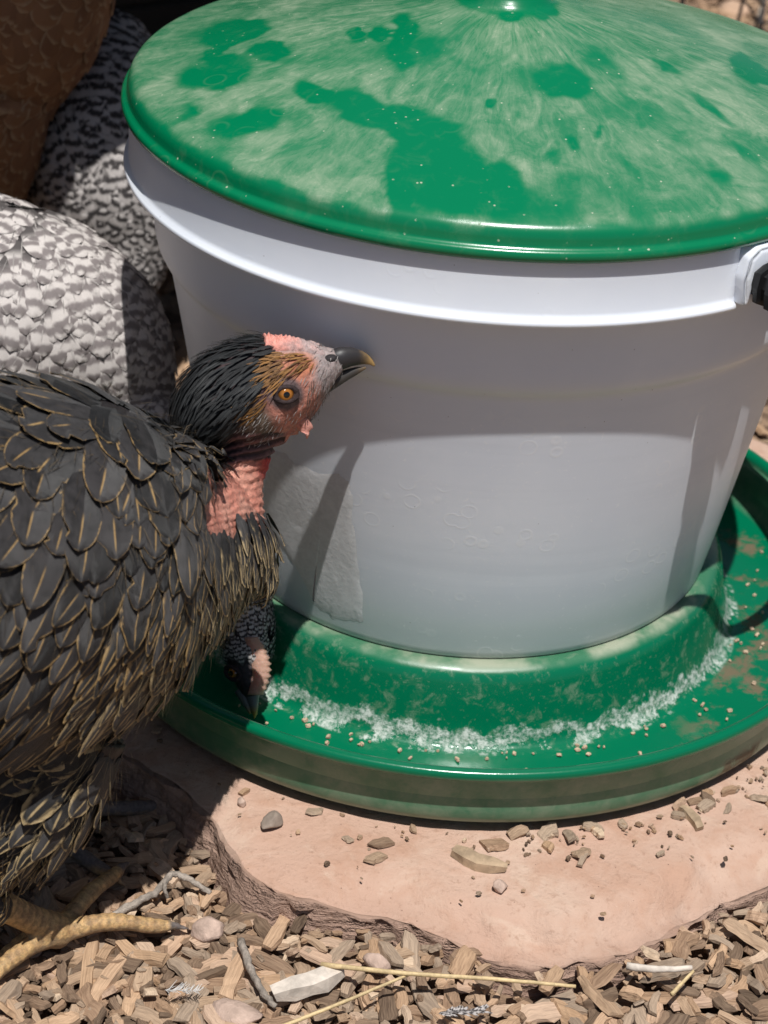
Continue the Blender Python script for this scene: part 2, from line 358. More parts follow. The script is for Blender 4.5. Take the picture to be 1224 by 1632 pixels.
M['fluff'] = plain_feather('buff_fluff', (.05, .04, .03), (.52, .39, .20), (.52, .40, .22))

# ------------------------------------------------------------------ ground and flagstone
def ground():
    n = 120; v, f = [], []
    for j in range(n+1):
        for i in range(n+1):
            a, b = (i/n*2-1), (j/n*2-1)
            x = math.copysign(abs(a)**3.2, a)*60; y = math.copysign(abs(b)**3.2, b)*60
            d = math.hypot(x, y); z = GZ - .004 + .003*N3((x, y, 0), 9) + (.05*N3((x, y, 3), .7) if d > 2.5 else 0)
            v.append((x, y, z))
    for j in range(n):
        for i in range(n):
            k = j*(n+1)+i; f.append((k, k+1, k+n+2, k+n+1))
    return tag(link('ground', mesh('ground', v, f), M['ground']), 'wood chip mulch ground under and around the feeder', kind='structure')
ground()
SLAB = [(-.150, -.126), (-.118, -.148), (-.092, -.172), (-.070, -.205), (-.056, -.215), (-.035, -.2165), (-.009, -.219), (.018, -.227), (.036, -.233), (.056, -.2295), (.077, -.221), (.092, -.207), (.110, -.193), (.134, -.175), (.17, -.156),
        (.215, -.12), (.24, -.04), (.236, .06), (.20, .15), (.12, .215), (0, .235), (-.11, .21), (-.19, .14), (-.222, .04), (-.208, -.05), (-.18, -.105)]
def slab_r():
    P = spline(SLAB+[SLAB[0]], 6); a = np.array([math.atan2(p[1], p[0]) for p in P]); r = np.array([math.hypot(p[0], p[1]) for p in P]); i = np.argsort(a); return a[i], r[i]
SA, SRr = slab_r()
def slab_rad(th): return float(np.interp(th, SA, SRr, period=2*math.pi))
def slab():
    n = 540; v, f, side = [], [], []
    rad = [0, .3, .5, .62, .70, .76, .81, .85, .88, .90, .92, .94, .955, .97, .982, .992, 1.0]
    layers = [(-.0015, .0008), (-.004, .001), (-.007, .0012), (-.010, .0005), (-.014, .0015), (-.018, .0005), (-.024, .0015), (-.034, .002)]
    for i in range(n):
        th = -math.pi + 2*math.pi*i/n
    rows = len(rad)+len(layers)
    for k in range(rows):
        for i in range(n):
            th = -math.pi + 2*math.pi*i/n; c, s = math.cos(th), math.sin(th)
            R0 = slab_rad(th) + .0022*N3((c*9, s*9, 0)) + .0012*N3((c*34, s*34, 5))
            deg = math.degrees(th)
            # chipped bevel along the front edge
            bev = .009*sm(-92, -76, deg)*sm(-40, -60, deg) + .005*sm(-102, -96, deg)*sm(-74, -86, deg) + .0015
            if k < len(rad):
                q = rad[k]; r = R0*q; x, y = r*c, r*s; inn = (R0-r)
                wb = .020 + .012*N3((c*14, s*14, 2))
                z = -.0045 - bev*sm(wb, 0, inn)*(1+.35*N3((x*70, y*70, 1))) + .0007*N3((x*40, y*40, 0)) + .0004*N3((x*130, y*130, 0))
                sd = .0 if inn > wb else .35*sm(wb*.5, 0, inn)*sm(.003, .008, bev)
            else:
                dz, jit = layers[k-len(rad)]
                lay = .0030*N3((c*20, s*20, dz*420)) + 1.6*jit*N3((c*60, s*60, dz*900)) + .0012*N3((c*140, s*140, dz*700))
                slope = (.010 if deg < -105 else .003)*min(1, -dz/.02)
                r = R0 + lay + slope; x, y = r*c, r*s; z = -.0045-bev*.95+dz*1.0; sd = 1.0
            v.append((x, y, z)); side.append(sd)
    for k in range(rows-1):
        for i in range(n):
            j = (i+1) % n; f.append((k*n+i, k*n+j, (k+1)*n+j, (k+1)*n+i))
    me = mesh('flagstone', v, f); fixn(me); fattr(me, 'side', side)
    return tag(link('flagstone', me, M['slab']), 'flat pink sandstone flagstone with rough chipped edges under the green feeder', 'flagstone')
slab()

# ------------------------------------------------------------------ poultry feeder
def feeder():
    root = tag(empty('poultry_feeder'), 'white bucket poultry feeder with dusty green lid and green tray on the flagstone', 'feeder')
    # bucket: skirt under the lid, recessed band, rounded step, tapered wall
    prof = [(.1485, .247), (.1515, .2465), (.1524, .245), (.1526, .232), (.1528, .2195), (.1532, .2178), (.1546, .2168), (.1550, .2158), (.1547, .2147), (.1538, .2143), (.1525, .2145), (.1512, .216),
            (.1452, .2165), (.1447, .214), (.1438, .204), (.1424, .190), (.1419, .186), (.1412, .1828), (.1398, .1800), (.1380, .1782), (.1368, .1768), (.1362, .174),
            (.1318, .15), (.1266, .12), (.1213, .09), (.1160, .06), (.1130, .0445), (.1124, .0418), (.1112, .0402), (.106, .0398)]
    bme = lathe('bucket', prof, 360)
    def gap(v):
        az = math.degrees(math.atan2(v.co.x, -v.co.y)) % 360
        for g in (37.4, 217.4):
            if g < az < g+15.5 and .2140 < v.co.z < .2335:
                r = math.hypot(v.co.x, v.co.y)
                if r > .1495: v.co.x *= .1495/r; v.co.y *= .1495/r
    for v in bme.vertices: gap(v)
    bk = link('bucket', bme, M['bucket'], root)
    # handle sockets on the skirt with the black bail clips
    def socket(az):
        c = Vector((math.sin(az), -math.cos(az), 0)); t = Vector((math.cos(az), math.sin(az), 0)); z = Vector((0, 0, 1))
        bm = bmesh.new()
        pr = [(-.0120, .2165), (-.0135, .228), (-.0120, .2360), (-.008, .2392), (.008, .2392), (.0135, .2360), (.0155, .230), (.013, .2225)]
        lo = [bm.verts.new(c*.144+t*a+z*h) for a, h in pr]; mi = [bm.verts.new(c*.1560+t*a+z*h) for a, h in pr]; hi = [bm.verts.new(c*.1578+t*a*.93+z*(.2285+(h-.2285)*.9)) for a, h in pr]
        for A, B in ((lo, mi), (mi, hi)):
            for i in range(8): bm.faces.new((A[i], A[(i+1) % 8], B[(i+1) % 8], B[i]))
        bm.faces.new(hi); bm.faces.new(lo[::-1]); bmesh.ops.recalc_face_normals(bm, faces=bm.faces[:])
        bmesh.ops.bevel(bm, geom=bm.edges[:], offset=.0012, segments=2, affect='EDGES', profile=.6)
        me = bpy.data.meshes.new('handle_socket'); bm.to_mesh(me); bm.free(); link('handle_socket', me, M['bucket'], bk)
        # ribbed clip: a stubby barrel with flanges
        q = [(-.001, .0066), (.003, .0066), (.0031, .0088), (.0052, .0088), (.0053, .0068), (.009, .0068), (.0091, .0092), (.0115, .0092), (.0116, .005), (.013, .004)]
        base = c*.1575 - t*.004 + z*.2262; v, f = [], []; n = 20
        for d, r in q:
            for i in range(n):
                a = 2*math.pi*i/n; rr = r*(1+.12*(i % 4 == 0)); v.append(base + c*d + t*math.cos(a)*rr + z*math.sin(a)*rr)
        for k in range(len(q)-1):
            for i in range(n): f.append((k*n+i, k*n+(i+1) % n, (k+1)*n+(i+1) % n, (k+1)*n+i))
        f.append(tuple(range((len(q)-1)*n, len(q)*n)))
        me = mesh('bail_clip', v, f); fixn(me); link('bail_clip', me, M['black_plastic'], root, smooth=False)
        return base + c*.008
    A = socket(math.radians(41.8)); B = socket(math.radians(221.8))
    # bail: hangs from the two clips down on the right-hand far side
    mid = (A+B)/2; ax = (A-B)/2; out = Vector((ax.y*-1, ax.x, 0)).normalized()
    if out.x < 0: out = -out
    dn = (out*.80 + Vector((0, 0, -.60))).normalized(); rows = []
    for i in range(41):
        a = math.pi*i/40; p = mid + ax*math.cos(a) + dn*math.sin(a)**.8*.200
        rows.append((p.x, p.y, p.z, .0044, .0034))
    link('bail', mesh('bail', *loft(rows, 10, 2)), M['black_plastic'], root)
    # torn label paper left on the bucket
    def wall_r(z): return float(np.interp(z, [.0445, .06, .09, .12, .15, .174], [.1130, .1160, .1213, .1266, .1318, .1362]))
    out2 = [(430, 718), (455, 722), (470, 738), (500, 752), (540, 757), (556, 768), (561, 790), (563, 830), (570, 900), (577, 940), (580, 992), (560, 988), (530, 985), (505, 968), (497, 955), (470, 900), (440, 860), (420, 800)]
    def hitw(x, y):
        d = ray(x, y); P = CAM
        for s in np.linspace(.55, .95, 4000):
            P = CAM + d*s
            if P[2] < .174 and math.hypot(P[0], P[1]) < wall_r(P[2]): break
        return P
    poly = []
    for i in range(len(out2)):
        a, b = np.array(out2[i]), np.array(out2[(i+1) % len(out2)])
        for k in range(4):
            q = a+(b-a)*k/4 + np.array([R.uniform(-2.0, 2.0), R.uniform(-2.5, 2.5)]); P = hitw(*q); poly.append((math.atan2(P[0], -P[1]), P[2]))
    pa = np.array(poly); c0 = pa.mean(0)
    v, f = [], []; rings = [0, .25, .5, .75, .92, 1.0]; n = len(poly)
    for q in rings:
        for a, z in poly:
            A_ = c0[0]+(a-c0[0])*q; Z = c0[1]+(z-c0[1])*q; rr = wall_r(Z) + (.00028 + .00010*N3((A_*60, Z*500, 0)) if q < 1 else .00005)
            v.append((rr*math.sin(A_), -rr*math.cos(A_), Z))
    for k in range(len(rings)-1):
        for i in range(n): f.append((k*n+i, k*n+(i+1) % n, (k+1)*n+(i+1) % n, (k+1)*n+i))
    me = mesh('label_remnant', v, f); fixn(me); link('label_remnant', me, M['label'], bk)['label'] = 'torn grey remnant of a paper label on the bucket wall'
    # lid
    lp = [(.1525, .2405), (.1545, .2398), (.1553, .2405), (.1558, .2420), (.1556, .2436), (.1547, .2444), (.1537, .2448), (.1533, .2458), (.1532, .2478), (.1526, .2500), (.1514, .2518), (.1496, .2530), (.147, .2540), (.143, .2551), (.138, .2566)]
    for k in range(1, 41):
        q = k/40; r = .138+( .0175-.138)*q; lp.append((r, .2566 + (.2870-.2566)*(q**.95)))
    lp += [(.0165, .2885), (.0150, .2900), (.0135, .2925), (.0132, .296), (.0142, .300), (.018, .3045), (.0195, .3085), (.0185, .3125), (.013, .3155), (.006, .3165), (.0005, .3168)]
    n = 540; me = lathe('lid', lp, n)
    blobs = [(378, 50, 58, 13, -17), (352, 75, 34, 13, -42), (430, 82, 34, 17, 5), (345, 118, 62, 22, -12), (400, 195, 64, 27, -10), (505, 152, 38, 18, 20), (575, 172, 62, 26, 18), (655, 205, 70, 32, 24), (700, 250, 75, 55, 25), (735, 300, 100, 42, 8), (640, 300, 22, 60, -8), (800, 290, 36, 38, 10),
             (640, 55, 19, 34, 4), (642, 90, 14, 16, 0), (567, 55, 16, 13, 0), (600, 52, 14, 9, 0), (900, 132, 48, 23, 8), (868, 18, 22, 10, 14), (817, 24, 18, 6, -5), (1200, 112, 40, 15, 30), (790, 163, 13, 5, -10)]
    semi = [(1060, 105, 45, 11, 28, .6), (965, 100, 52, 22, 25, .6), (915, 230, 16, 14, 30, .7), (955, 210, 7, 12, 0, .7), (880, 250, 14, 16, 0, .6), (1140, 175, 60, 9, 38, .6), (1190, 245, 40, 12, 45, .6), (1150, 280, 36, 20, 25, .6), (300, 180, 20, 14, 0, .6), (905, 280, 34, 18, 10, .55), (1010, 270, 40, 10, 55, .5), (760, 110, 190, 50, 10, .35), (960, 320, 190, 40, 3, .4), (560, 265, 90, 60, 20, .3), (1050, 215, 150, 60, 30, .4), (300, 215, 80, 60, 30, .35), (640, 90, 90, 50, 0, .3), (840, 330, 120, 40, 0, .35), (300, 90, 90, 40, -30, .3)]
    dust = []
    for q in me.vertices:
        x, y = px(q.co); wx = 14*N3((q.co.x*55, q.co.y*55, 0))+7*N3((q.co.x*190, q.co.y*190, 0)); wy = 10*N3((q.co.x*55, q.co.y*55, 9))+6*N3((q.co.x*190, q.co.y*190, 5)); d = 1.0
        for bx, by, ra, rb, an in blobs:
            if abs(x-bx) > 140 or abs(y-by) > 140: continue
            a = math.radians(an); dx, dy = x-bx+wx, y-by+wy; uu = (dx*math.cos(a)+dy*math.sin(a))/ra; vv = (-dx*math.sin(a)+dy*math.cos(a))/rb
            d = min(d, sm(.55, 1.45, math.hypot(uu, vv)))
        for bx, by, ra, rb, an, amt in semi:
            a = math.radians(an); dx, dy = x-bx+(2 if ra > 70 else 1)*wx, y-by+(2 if ra > 70 else 1)*wy; uu = (dx*math.cos(a)+dy*math.sin(a))/ra; vv = (-dx*math.sin(a)+dy*math.cos(a))/rb
            d *= 1-amt*sm(1.25, .35, math.hypot(uu, vv))
        d *= 1-.30*sm(-.1, .45, N3((q.co.x*34, q.co.y*34, 2)))
        rr = math.hypot(q.co.x, q.co.y)
        if x > 1230 or y < 0 or rr < .02: d = min(d, sm(-.5, .1, N3((q.co.x*28, q.co.y*28, 4))))
        d *= 1-.75*sm(.1492, .1528, rr + .0025*N3((q.co.x*60, q.co.y*60, 7)))
        if rr < .022: d *= .5
        dust.append(d)
    fattr(me, 'dust', dust)
    puv(me, [(math.atan2(q.co.y, q.co.x)/(2*math.pi), math.hypot(q.co.x, q.co.y)*10) for q in me.vertices])
    ld = link('lid', me, M['lid'], root)
    # tray: floor, hub the bucket sits on, rolled rim
    tp = [(.04, .0395), (.106, .0399), (.1145, .0404), (.1165, .0400), (.1185, .0388), (.1203, .0365), (.1215, .0335), (.1245, .0180), (.1270, .0100), (.1285, .0075), (.1310, .0060), (.1350, .0055), (.16, .0055), (.1670, .0062), (.1705, .0085), (.1722, .0125), (.1735, .0220), (.1745, .0300), (.1752, .0322), (.1770, .0332), (.1790, .0330), (.1800, .0318), (.1802, .0298), (.1794, .0286), (.1770, .0284), (.1722, .0282),
          (.1716, .0270), (.1722, .018), (.1730, .009), (.1728, .005), (.1715, .0020), (.1690, .0002), (.164, -.0008), (.155, .0005), (.12, .001), (.04, .001)]
    me = lathe('tray', tp, 360, True, True); link('tray', me, M['tray'], root)
    # feet under the tray
    for k in range(4):
        a = math.radians(35+90*k); v, f = loft([(.15*math.cos(a), .15*math.sin(a), .0004, .007, .007), (.15*math.cos(a), .15*math.sin(a), -.0042, .006, .006)], 16, 2)
        link('foot', mesh('foot', v, f), M['tray'], root)
feeder()

# ------------------------------------------------------------------ birds
def feather_geo(B, root, flow, bvh, L, Wd, lift0, lift1, n=8, m=5, pointy=.5, lace=0, rough=.0, curl=1.0):
    """one feather that lies along the body: walks down the flow over the surface"""
    p, nr, _, _ = bvh.find_nearest(root)
    if p is None: return False
    SS = [1-(1-i/n)**1.7 for i in range(n+1)]; C = []; d = None
    for i in range(n+1):
        step = L*(SS[min(i+1, n)]-SS[i]) or L*.01
        fl = flow(p); t = fl - nr*fl.dot(nr)
        if t.length < 1e-6: return False
        t.normalize()
        if d is not None: t = (t*.35+d*.65); t = (t-nr*t.dot(nr)).normalized()
        d = t; C.append((p.copy(), nr.copy(), t.copy()))
        q = p + t*step; h, n2, _, _ = bvh.find_nearest(q)
        if h is None: return False
        if (h-q).length > max(step*.9, .0015): h, n2 = q, nr                  # runs off an edge: carry on straight
        p, nr = h, (n2*.6+nr*.4).normalized()
    b0 = len(B['v']); tint = R.random(); ni = R.randrange(int(n*.45), n) if R.random() < .55 and m >= 5 else -1; ns = R.choice((-1, 1)); nd = R.uniform(.45, .8)
    for i, (c, nn, t) in enumerate(C):
        s = SS[i]; b = nn.cross(t)
        w = Wd*min(1, (max(s, .02)/.3)**.55)
        if s > .5: w *= max(.03, (1-((s-.5)/.5)**(2.0+2.0*(1-pointy))))**(.5+.4*pointy)
        lf = lift0 + lift1*s
        for j in range(m):
            u = j/(m-1)*2-1
            ww = w*(1+rough*R.uniform(-1, 1)*(abs(u) > .7))*(nd if i == ni and u*ns > .4 else 1)
            q = c + nn*(lf - curl*(ww*u)**2*9.0 + .12*Wd*(1-abs(u))) + b*ww*u - t*(u*u*ww*.16*(1 if s > .1 else 0))
            B['v'].append(q); B['uv'].append((u*.5+.5, s)); B['tint'].append(tint); B['lace'].append(lace)
    for i in range(n):
        for j in range(m-1):
            a = b0+i*m+j; B['f'].append((a, a+1, a+m+1, a+m))
    return True
def newB(): return dict(v=[], f=[], uv=[], tint=[], lace=[])
def buildB(B, name, mat, parent, kind=None):
    me = mesh(name, B['v'], B['f']); puv(me, B['uv']); fattr(me, 'tint', B['tint']); fattr(me, 'lace', B['lace'])
    o = link(name, me, mat, parent)
    if kind: o['kind'] = kind
    return o
def sample(me, count, rad_fn, keep, seed):
    """blue-noise-ish points on a mesh; rad_fn(p) spacing, keep(p, normal)"""
    rr = random.Random(seed); me.calc_loop_triangles(); tris = me.loop_triangles
    ar = np.array([t.area for t in tris]); cum = np.cumsum(ar); tot = cum[-1]; V = me.vertices; pts = []; grid = {}; cell = .004
    for _ in range(count):
        k = int(np.searchsorted(cum, rr.random()*tot)); k = min(k, len(tris)-1); t = tris[k]
        a, b = rr.random(), rr.random()
        if a+b > 1: a, b = 1-a, 1-b
        p = V[t.vertices[0]].co*(1-a-b)+V[t.vertices[1]].co*a+V[t.vertices[2]].co*b
        if not keep(p, t.normal): continue
        r = rad_fn(p); g = tuple(int(math.floor(c/cell)) for c in p); R_ = int(math.ceil(r/cell)); ok = True
        for dx in range(-R_, R_+1):
            for dy in range(-R_, R_+1):
                for dz in range(-R_, R_+1):
                    for q in grid.get((g[0]+dx, g[1]+dy, g[2]+dz), ()):
                        if (q-p).length < r: ok = False; break
                    if not ok: break
                if not ok: break
            if not ok: break
        if ok: pts.append(p); grid.setdefault(g, []).append(p)
    return pts
def table(rows):
    A = np.array(rows, float)
    def f(p):
        x, y = px(p); w = 1/((A[:, 0]-x)**2+(A[:, 1]-y)**2+300.)**2.1; w /= w.sum(); return w@A[:, 2:]
    return f
def toe(a, b, r, kind=0):
    a, b = Vector(a), Vector(b); rows = []
    for i in range(7):
        s = i/6; p = a.lerp(b, s); p.z += .004*math.sin(math.pi*min(s*1.1, 1))
        rr = r*(1-.35*s)*(1+.10*(i % 2)); rows.append((p.x, p.y, p.z, rr, rr))
    d = (b-a).normalized()
    rows.append((b.x+d.x*.003, b.y+d.y*.003, b.z, r*.45, r*.45)); rows.append((b.x+d.x*.011, b.y+d.y*.011, b.z-.003, r*.1, r*.1))
    return loft(rows, 12, 2)
def leg(hip, hock, foot, head, spread=(56, 0, -52), tl=(.046, .056, .046), r=.0058, thigh=.03, side=0):
    """thigh, shank, three front toes and a hind toe; head = heading angle of the middle toe"""
    hip, hock, foot = Vector(hip), Vector(hock), Vector(foot); out = []
    rows = []
    for s, rr in ((0, thigh), (.45, thigh*.86), (.8, thigh*.5), (1.02, r*1.15)):
        p = hip.lerp(hock, s); rows.append((p.x, p.y, p.z, rr, rr))
    out.append(loft(rows, 18, 4)); rows = []
    for s, rr in ((-.06, r*1.1), (.08, r*1.2), (.3, r*1.0), (.7, r*.95), (.93, r*1.2), (1.04, r*1.0)):
        p = hock.lerp(foot, s); rows.append((p.x, p.y, p.z, rr, rr))
    out.append(loft(rows, 14, 4))
    for a, l in zip(spread, tl):
        t = math.radians(head+a); out.append(toe(foot, (foot.x+math.cos(t)*l, foot.y+math.sin(t)*l, foot.z-.001), r*.70))
    t = math.radians(head+180+12); out.append(toe(foot, (foot.x+math.cos(t)*.028, foot.y+math.sin(t)*.028, GZ+.004), r*.75))
    return out

def eye(parent, bvh, o, d, r=.0042, iris=(.36, .13, .015), sink=.0016, lid=(.04, .028, .028)):
    h, n, _, _ = bvh.ray_cast(o, d)
    if h is None: return
    bm = bmesh.new(); bmesh.ops.create_uvsphere(bm, u_segments=28, v_segments=20, radius=r); me = bpy.data.meshes.new('eye'); bm.to_mesh(me); bm.free()
    if d.dot(n) < 0: n = (n*.6 - d*.4).normalized()
    q = n.to_track_quat('Z', 'Y').to_matrix().to_4x4()
    key = 'eye%s' % (iris,)
    if key not in M:
        t = NT('amber_eye'); s = t.sep(t.obj()); rad = t.math('SQRT', t.math('ADD', t.math('MULTIPLY', s[0], s[0]), t.math('MULTIPLY', s[1], s[1])))
        k = t.math('DIVIDE', rad, r); nn = t.noise(t.obj(), 900, 4)
        c = t.mix(t.ss(t.math('ADD', k, t.math('MULTIPLY', nn, .1)), .42, .85), iris, tuple(x*.35 for x in iris)); c = t.mix(t.ss(k, .36, .31), c, (.002, .002, .002)); c = t.mix(t.ss(k, .82, .92), c, (.02, .012, .01))
        t.set(col=c, rough=.06, spec=.6, coat=.8); M[key] = t.m
    for v in me.vertices: v.co = q @ v.co + h - n*sink
    # keep the material centred on the ball: rebuild in local space
    for v in me.vertices: v.co = q.inverted() @ (v.co - (h - n*sink))
    e = bpy.data.objects.new('eye', me); COL.objects.link(e); me.materials.append(M[key]); me.polygons.foreach_set('use_smooth', [True]*len(me.polygons))
    e.matrix_world = Matrix.Translation(h-n*sink) @ q; e.parent = parent; e.matrix_parent_inverse = Matrix.Translation(parent.location).inverted()
    # wrinkled eyelid ring
    v, f = [], []; a0, a1 = 36, 10
    for i in range(a0):
        a = 2*math.pi*i/a0
        for j in range(a1):
            b = 2*math.pi*j/a1; rr = r*.96 + .0011*math.cos(b)*(1+.25*N3((math.cos(a)*3, math.sin(a)*3, j))); hh = .0009*math.sin(b)
            v.append(q @ Vector((rr*math.cos(a)*1.14, rr*math.sin(a)*.80, hh+.0011+.0006*abs(math.sin(a)))) + h - n*sink*.55)
    for i in range(a0):
        for j in range(a1): f.append((i*a1+j, ((i+1) % a0)*a1+j, ((i+1) % a0)*a1+(j+1) % a1, i*a1+(j+1) % a1))
    key = 'lid%s' % (lid,)
    if key not in M: M[key] = simple('eyelid_skin', lid, .85, .4, 900, .8, .0008, spec=.15)
    me = mesh('eyelid', v, f); fixn(me); link('eyelid', me, M[key], parent)

def comb_mesh(pts, heights, th, up):
    """serrated comb: plate standing on a polyline of points"""
    v, f = [], []; n = len(pts); k = 4
    for i, (p, h) in enumerate(zip(pts, heights)):
        p = Vector(p); a = Vector(pts[max(i-1, 0)]); b = Vector(pts[min(i+1, n-1)]); t = (b-a).normalized(); s = t.cross(up).normalized()
        for hh, w in ((-.003, 1.25), (h*.35, 1.0), (h*.75, .72), (h, .3)):
            v.append(p+up*hh+s*th*w); v.append(p+up*hh-s*th*w)
    for i in range(n-1):
        o, q = i*8, (i+1)*8
        for j in range(3):
            f.append((o+2*j, q+2*j, q+2*j+2, o+2*j+2)); f.append((o+2*j+1, o+2*j+3, q+2*j+3, q+2*j+1))
        f.append((o+6, q+6, q+7, o+7)); f.append((o, o+1, q+1, q))
    f.append((0, 2, 4, 6, 7, 5, 3, 1)); e = (n-1)*8; f.append((e, e+1, e+3, e+5, e+7, e+6, e+4, e+2))
    me = mesh('comb', v, f); fixn(me); return me

def horn(name, c0, c1, a, b):
    t = NT(name); o = t.obj(); s = t.n('VectorMath', operation='DOT_PRODUCT'); t.put(s.inputs[0], o); d = (Vector(b)-Vector(a)); L2 = d.length_squared
    s.inputs[1].default_value = tuple(d/L2); k = t.math('SUBTRACT', s.outputs['Value'], Vector(a).dot(d)/L2); n = t.noise(o, 300, 4)
    t.set(col=t.mix(t.ss(t.math('ADD', k, t.math('MULTIPLY', t.math('SUBTRACT', n, .5), .35)), .45, .95), c0, c1), rough=.46, spec=.4); t.bump(n, .25, .0005); return t.m

# ---- the bare-necked pullet in front
def pullet():
    foot = atz(95, 1487, GZ+.010)
    root = tag(empty('chicken', (foot.x, foot.y, GZ)), 'bare-necked black pullet with gold-laced feathers looking up in front of the bucket', 'chicken')
    body = psec([(420, 872, -.158, 12, 1), (398, 870, -.163, 44, .95), (360, 868, -.170, 90, .9), (308, 868, -.180, 148, .85), (240, 878, -.192, 210, .83), (150, 893, -.207, 270, .83), (20, 910, -.228, 296, .83), (-130, 930, -.255, 290, .82), (-270, 960, -.28, 230, .8), (-400, 960, -.30, 140, .8), (-480, 940, -.315, 50, .8)])
    HY = .009
    def hsec(rows): return psec([(a, b, c+HY, d, e) for a, b, c, d, e in rows])
    neck = psec([(366, 930, -.172, 60, 1), (368, 870, -.168, 60, 1), (368, 815, -.163, 54, .98), (370, 765, -.158, 52, .96), (384, 715, -.154, 52, .95), (398, 670, -.153, 48, .9)])
    head = hsec([(300, 690, -.172, 20, 1), (322, 665, -.171, 52, .92), (365, 636, -.168, 78, .88), (415, 620, -.164, 84, .84), (458, 606, -.161, 72, .82), (495, 592, -.158, 52, .82), (522, 583, -.1557, 34, .8), (541, 580, -.1540, 20, .8), (548, 580, -.1535, 6, .8)])
    jaw = hsec([(400, 690, -.164, 32, .85), (440, 672, -.162, 36, .85), (475, 640, -.160, 36, .8), (505, 612, -.157, 26, .8), (525, 600, -.1555, 14, .8)])
    wing = psec([(325, 760, -.200, 30, .6), (280, 800, -.215, 85, .55), (190, 885, -.236, 130, .42), (70, 985, -.262, 125, .38), (-60, 1070, -.285, 90, .4), (-170, 1130, -.30, 40, .4)])
    tail = psec([(-330, 900, -.29, 110, .7), (-470, 800, -.32, 90, .5), (-600, 700, -.345, 60, .35), (-680, 640, -.36, 20, .3)])
    hock = at(-62, 1412, -.262); hip = at(55, 1130, -.225)
    parts = [loft(s, 28, 5) for s in (body, neck, head, jaw, wing, tail)]
    parts += leg(hip, hock, foot, 22, spread=(47, -7, -147), tl=(.042, .040, .044), r=.0058, thigh=.036)
    f2 = Vector((foot.x-.030, foot.y+.062, GZ+.006)); parts += leg(hip+Vector((-.02, .05, 0)), f2+Vector((-.03, -.01, .052)), f2, 25, r=.0060, thigh=.03)
    me = remesh(parts, .00105, 4)
    # colours by place on the bird: bare neck, face, shanks; skin folds on neck and throat
    cols = np.zeros((len(me.vertices), 3), np.float32)
    def mixc(a, b, t): return tuple(x+(y-x)*t for x, y in zip(a, b))
    nv = [v.normal.copy() for v in me.vertices]
    for i, v in enumerate(me.vertices):
        x, y = px(v.co); c = (.016, .014, .014)
        nz = N3(v.co, 260); nb = N3(v.co, 90)
        if v.co.z < GZ+.075 and y > 1300 or v.co.z < GZ+.026:
            c = mixc((.42, .27, .12), (.26, .16, .08), sm(-.2, .4, N3(v.co, 300)))
            c = mixc((.50, .33, .15), (.36, .23, .11), sm(-.2, .4, N3(v.co, 220)))
            dd = (v.co-foot).length; g = math.sin(dd*2*math.pi/.0034 + .8*N3(v.co, 160))
            if dd > .008 and nv[i].z > -.2: v.co += nv[i]*.00013*g; c = mixc(c, (.16, .105, .06), .5*sm(-.2, -.95, g))
            if dd > .0405: c = mixc(c, (.14, .12, .11), sm(.0405, .043, dd)*sm(.024, .016, v.co.z-GZ))
            if v.co.z < GZ+.016 and nv[i].z < .1: c = mixc(c, (.20, .15, .10), .6)
        elif 735-(x-400)*.12 < y < 890 and 290 < x < 460 and v.co.y > -.215:
            c = mixc((.47, .195, .145), (.54, .27, .205), sm(-.3, .4, nb)); c = mixc(c, (.22, .10, .08), sm(850, 875, y))
            if x > 405: c = mixc(c, (.45, .04, .035), sm(405, 425, x)*sm(775, 755, y))
            s = (y-740+(x-370)*.25); a = .0005*math.sin(s*.46+3.5*N3(v.co, 120)+2*N3(v.co, 50))*(.5+.5*sm(-.2, .3, N3(v.co, 70, 3)))+.0005*N3(v.co, 380)
            v.co += nv[i]*a*sm(735, 750, y)*sm(860, 830, y)
        elif y <= 770 and x > 270 and y > 500:
            e = math.hypot(x-455, (y-628)*1.1)
            gray = (.30, .255, .25); pink = (.50, .215, .16); dark = (.045, .028, .030); ear = (.16, .125, .095)
            c = dark
            if x > 430: c = mixc(dark, pink, sm(430, 462, x+nb*14))
            c = mixc(c, pink, sm(70, 20, math.hypot((x-478)*.9, (y-655)*.8)+nz*10))
            c = mixc(c, gray, sm(478, 512, x-(y-600)*.45+nb*10)); c = mixc(c, gray, sm(590, 560, y+nb*8)*sm(425, 470, x))
            c = mixc(c, (.42, .16, .09), sm(40, 15, math.hypot(x-475, (y-583)*1.2)+nz*6))
            c = mixc(c, ear, sm(40, 14, math.hypot(x-412, (y-678))+nb*8))
            c = mixc(c, (.12, .085, .085), sm(36, 24, e))
            c = mixc(c, (.10, .07, .07), sm(650, 690, y)*sm(480, 500, x))
            if y > 690 and x < 455: c = mixc(dark, (.20, .11, .11), sm(.1, .5, math.sin((y-690)*.5+(x-400)*.12+2*nb)))
            if y > 690: v.co += nv[i]*.0007*math.sin((y-690)*.5+(x-400)*.12+2*nb)
            v.co += nv[i]*.00035*nz
        cols[i] = c
    cattr(me, 'Col', cols); me.update()
    bd = link('body', me, M['skin'], root); bv = bvh_of(me)
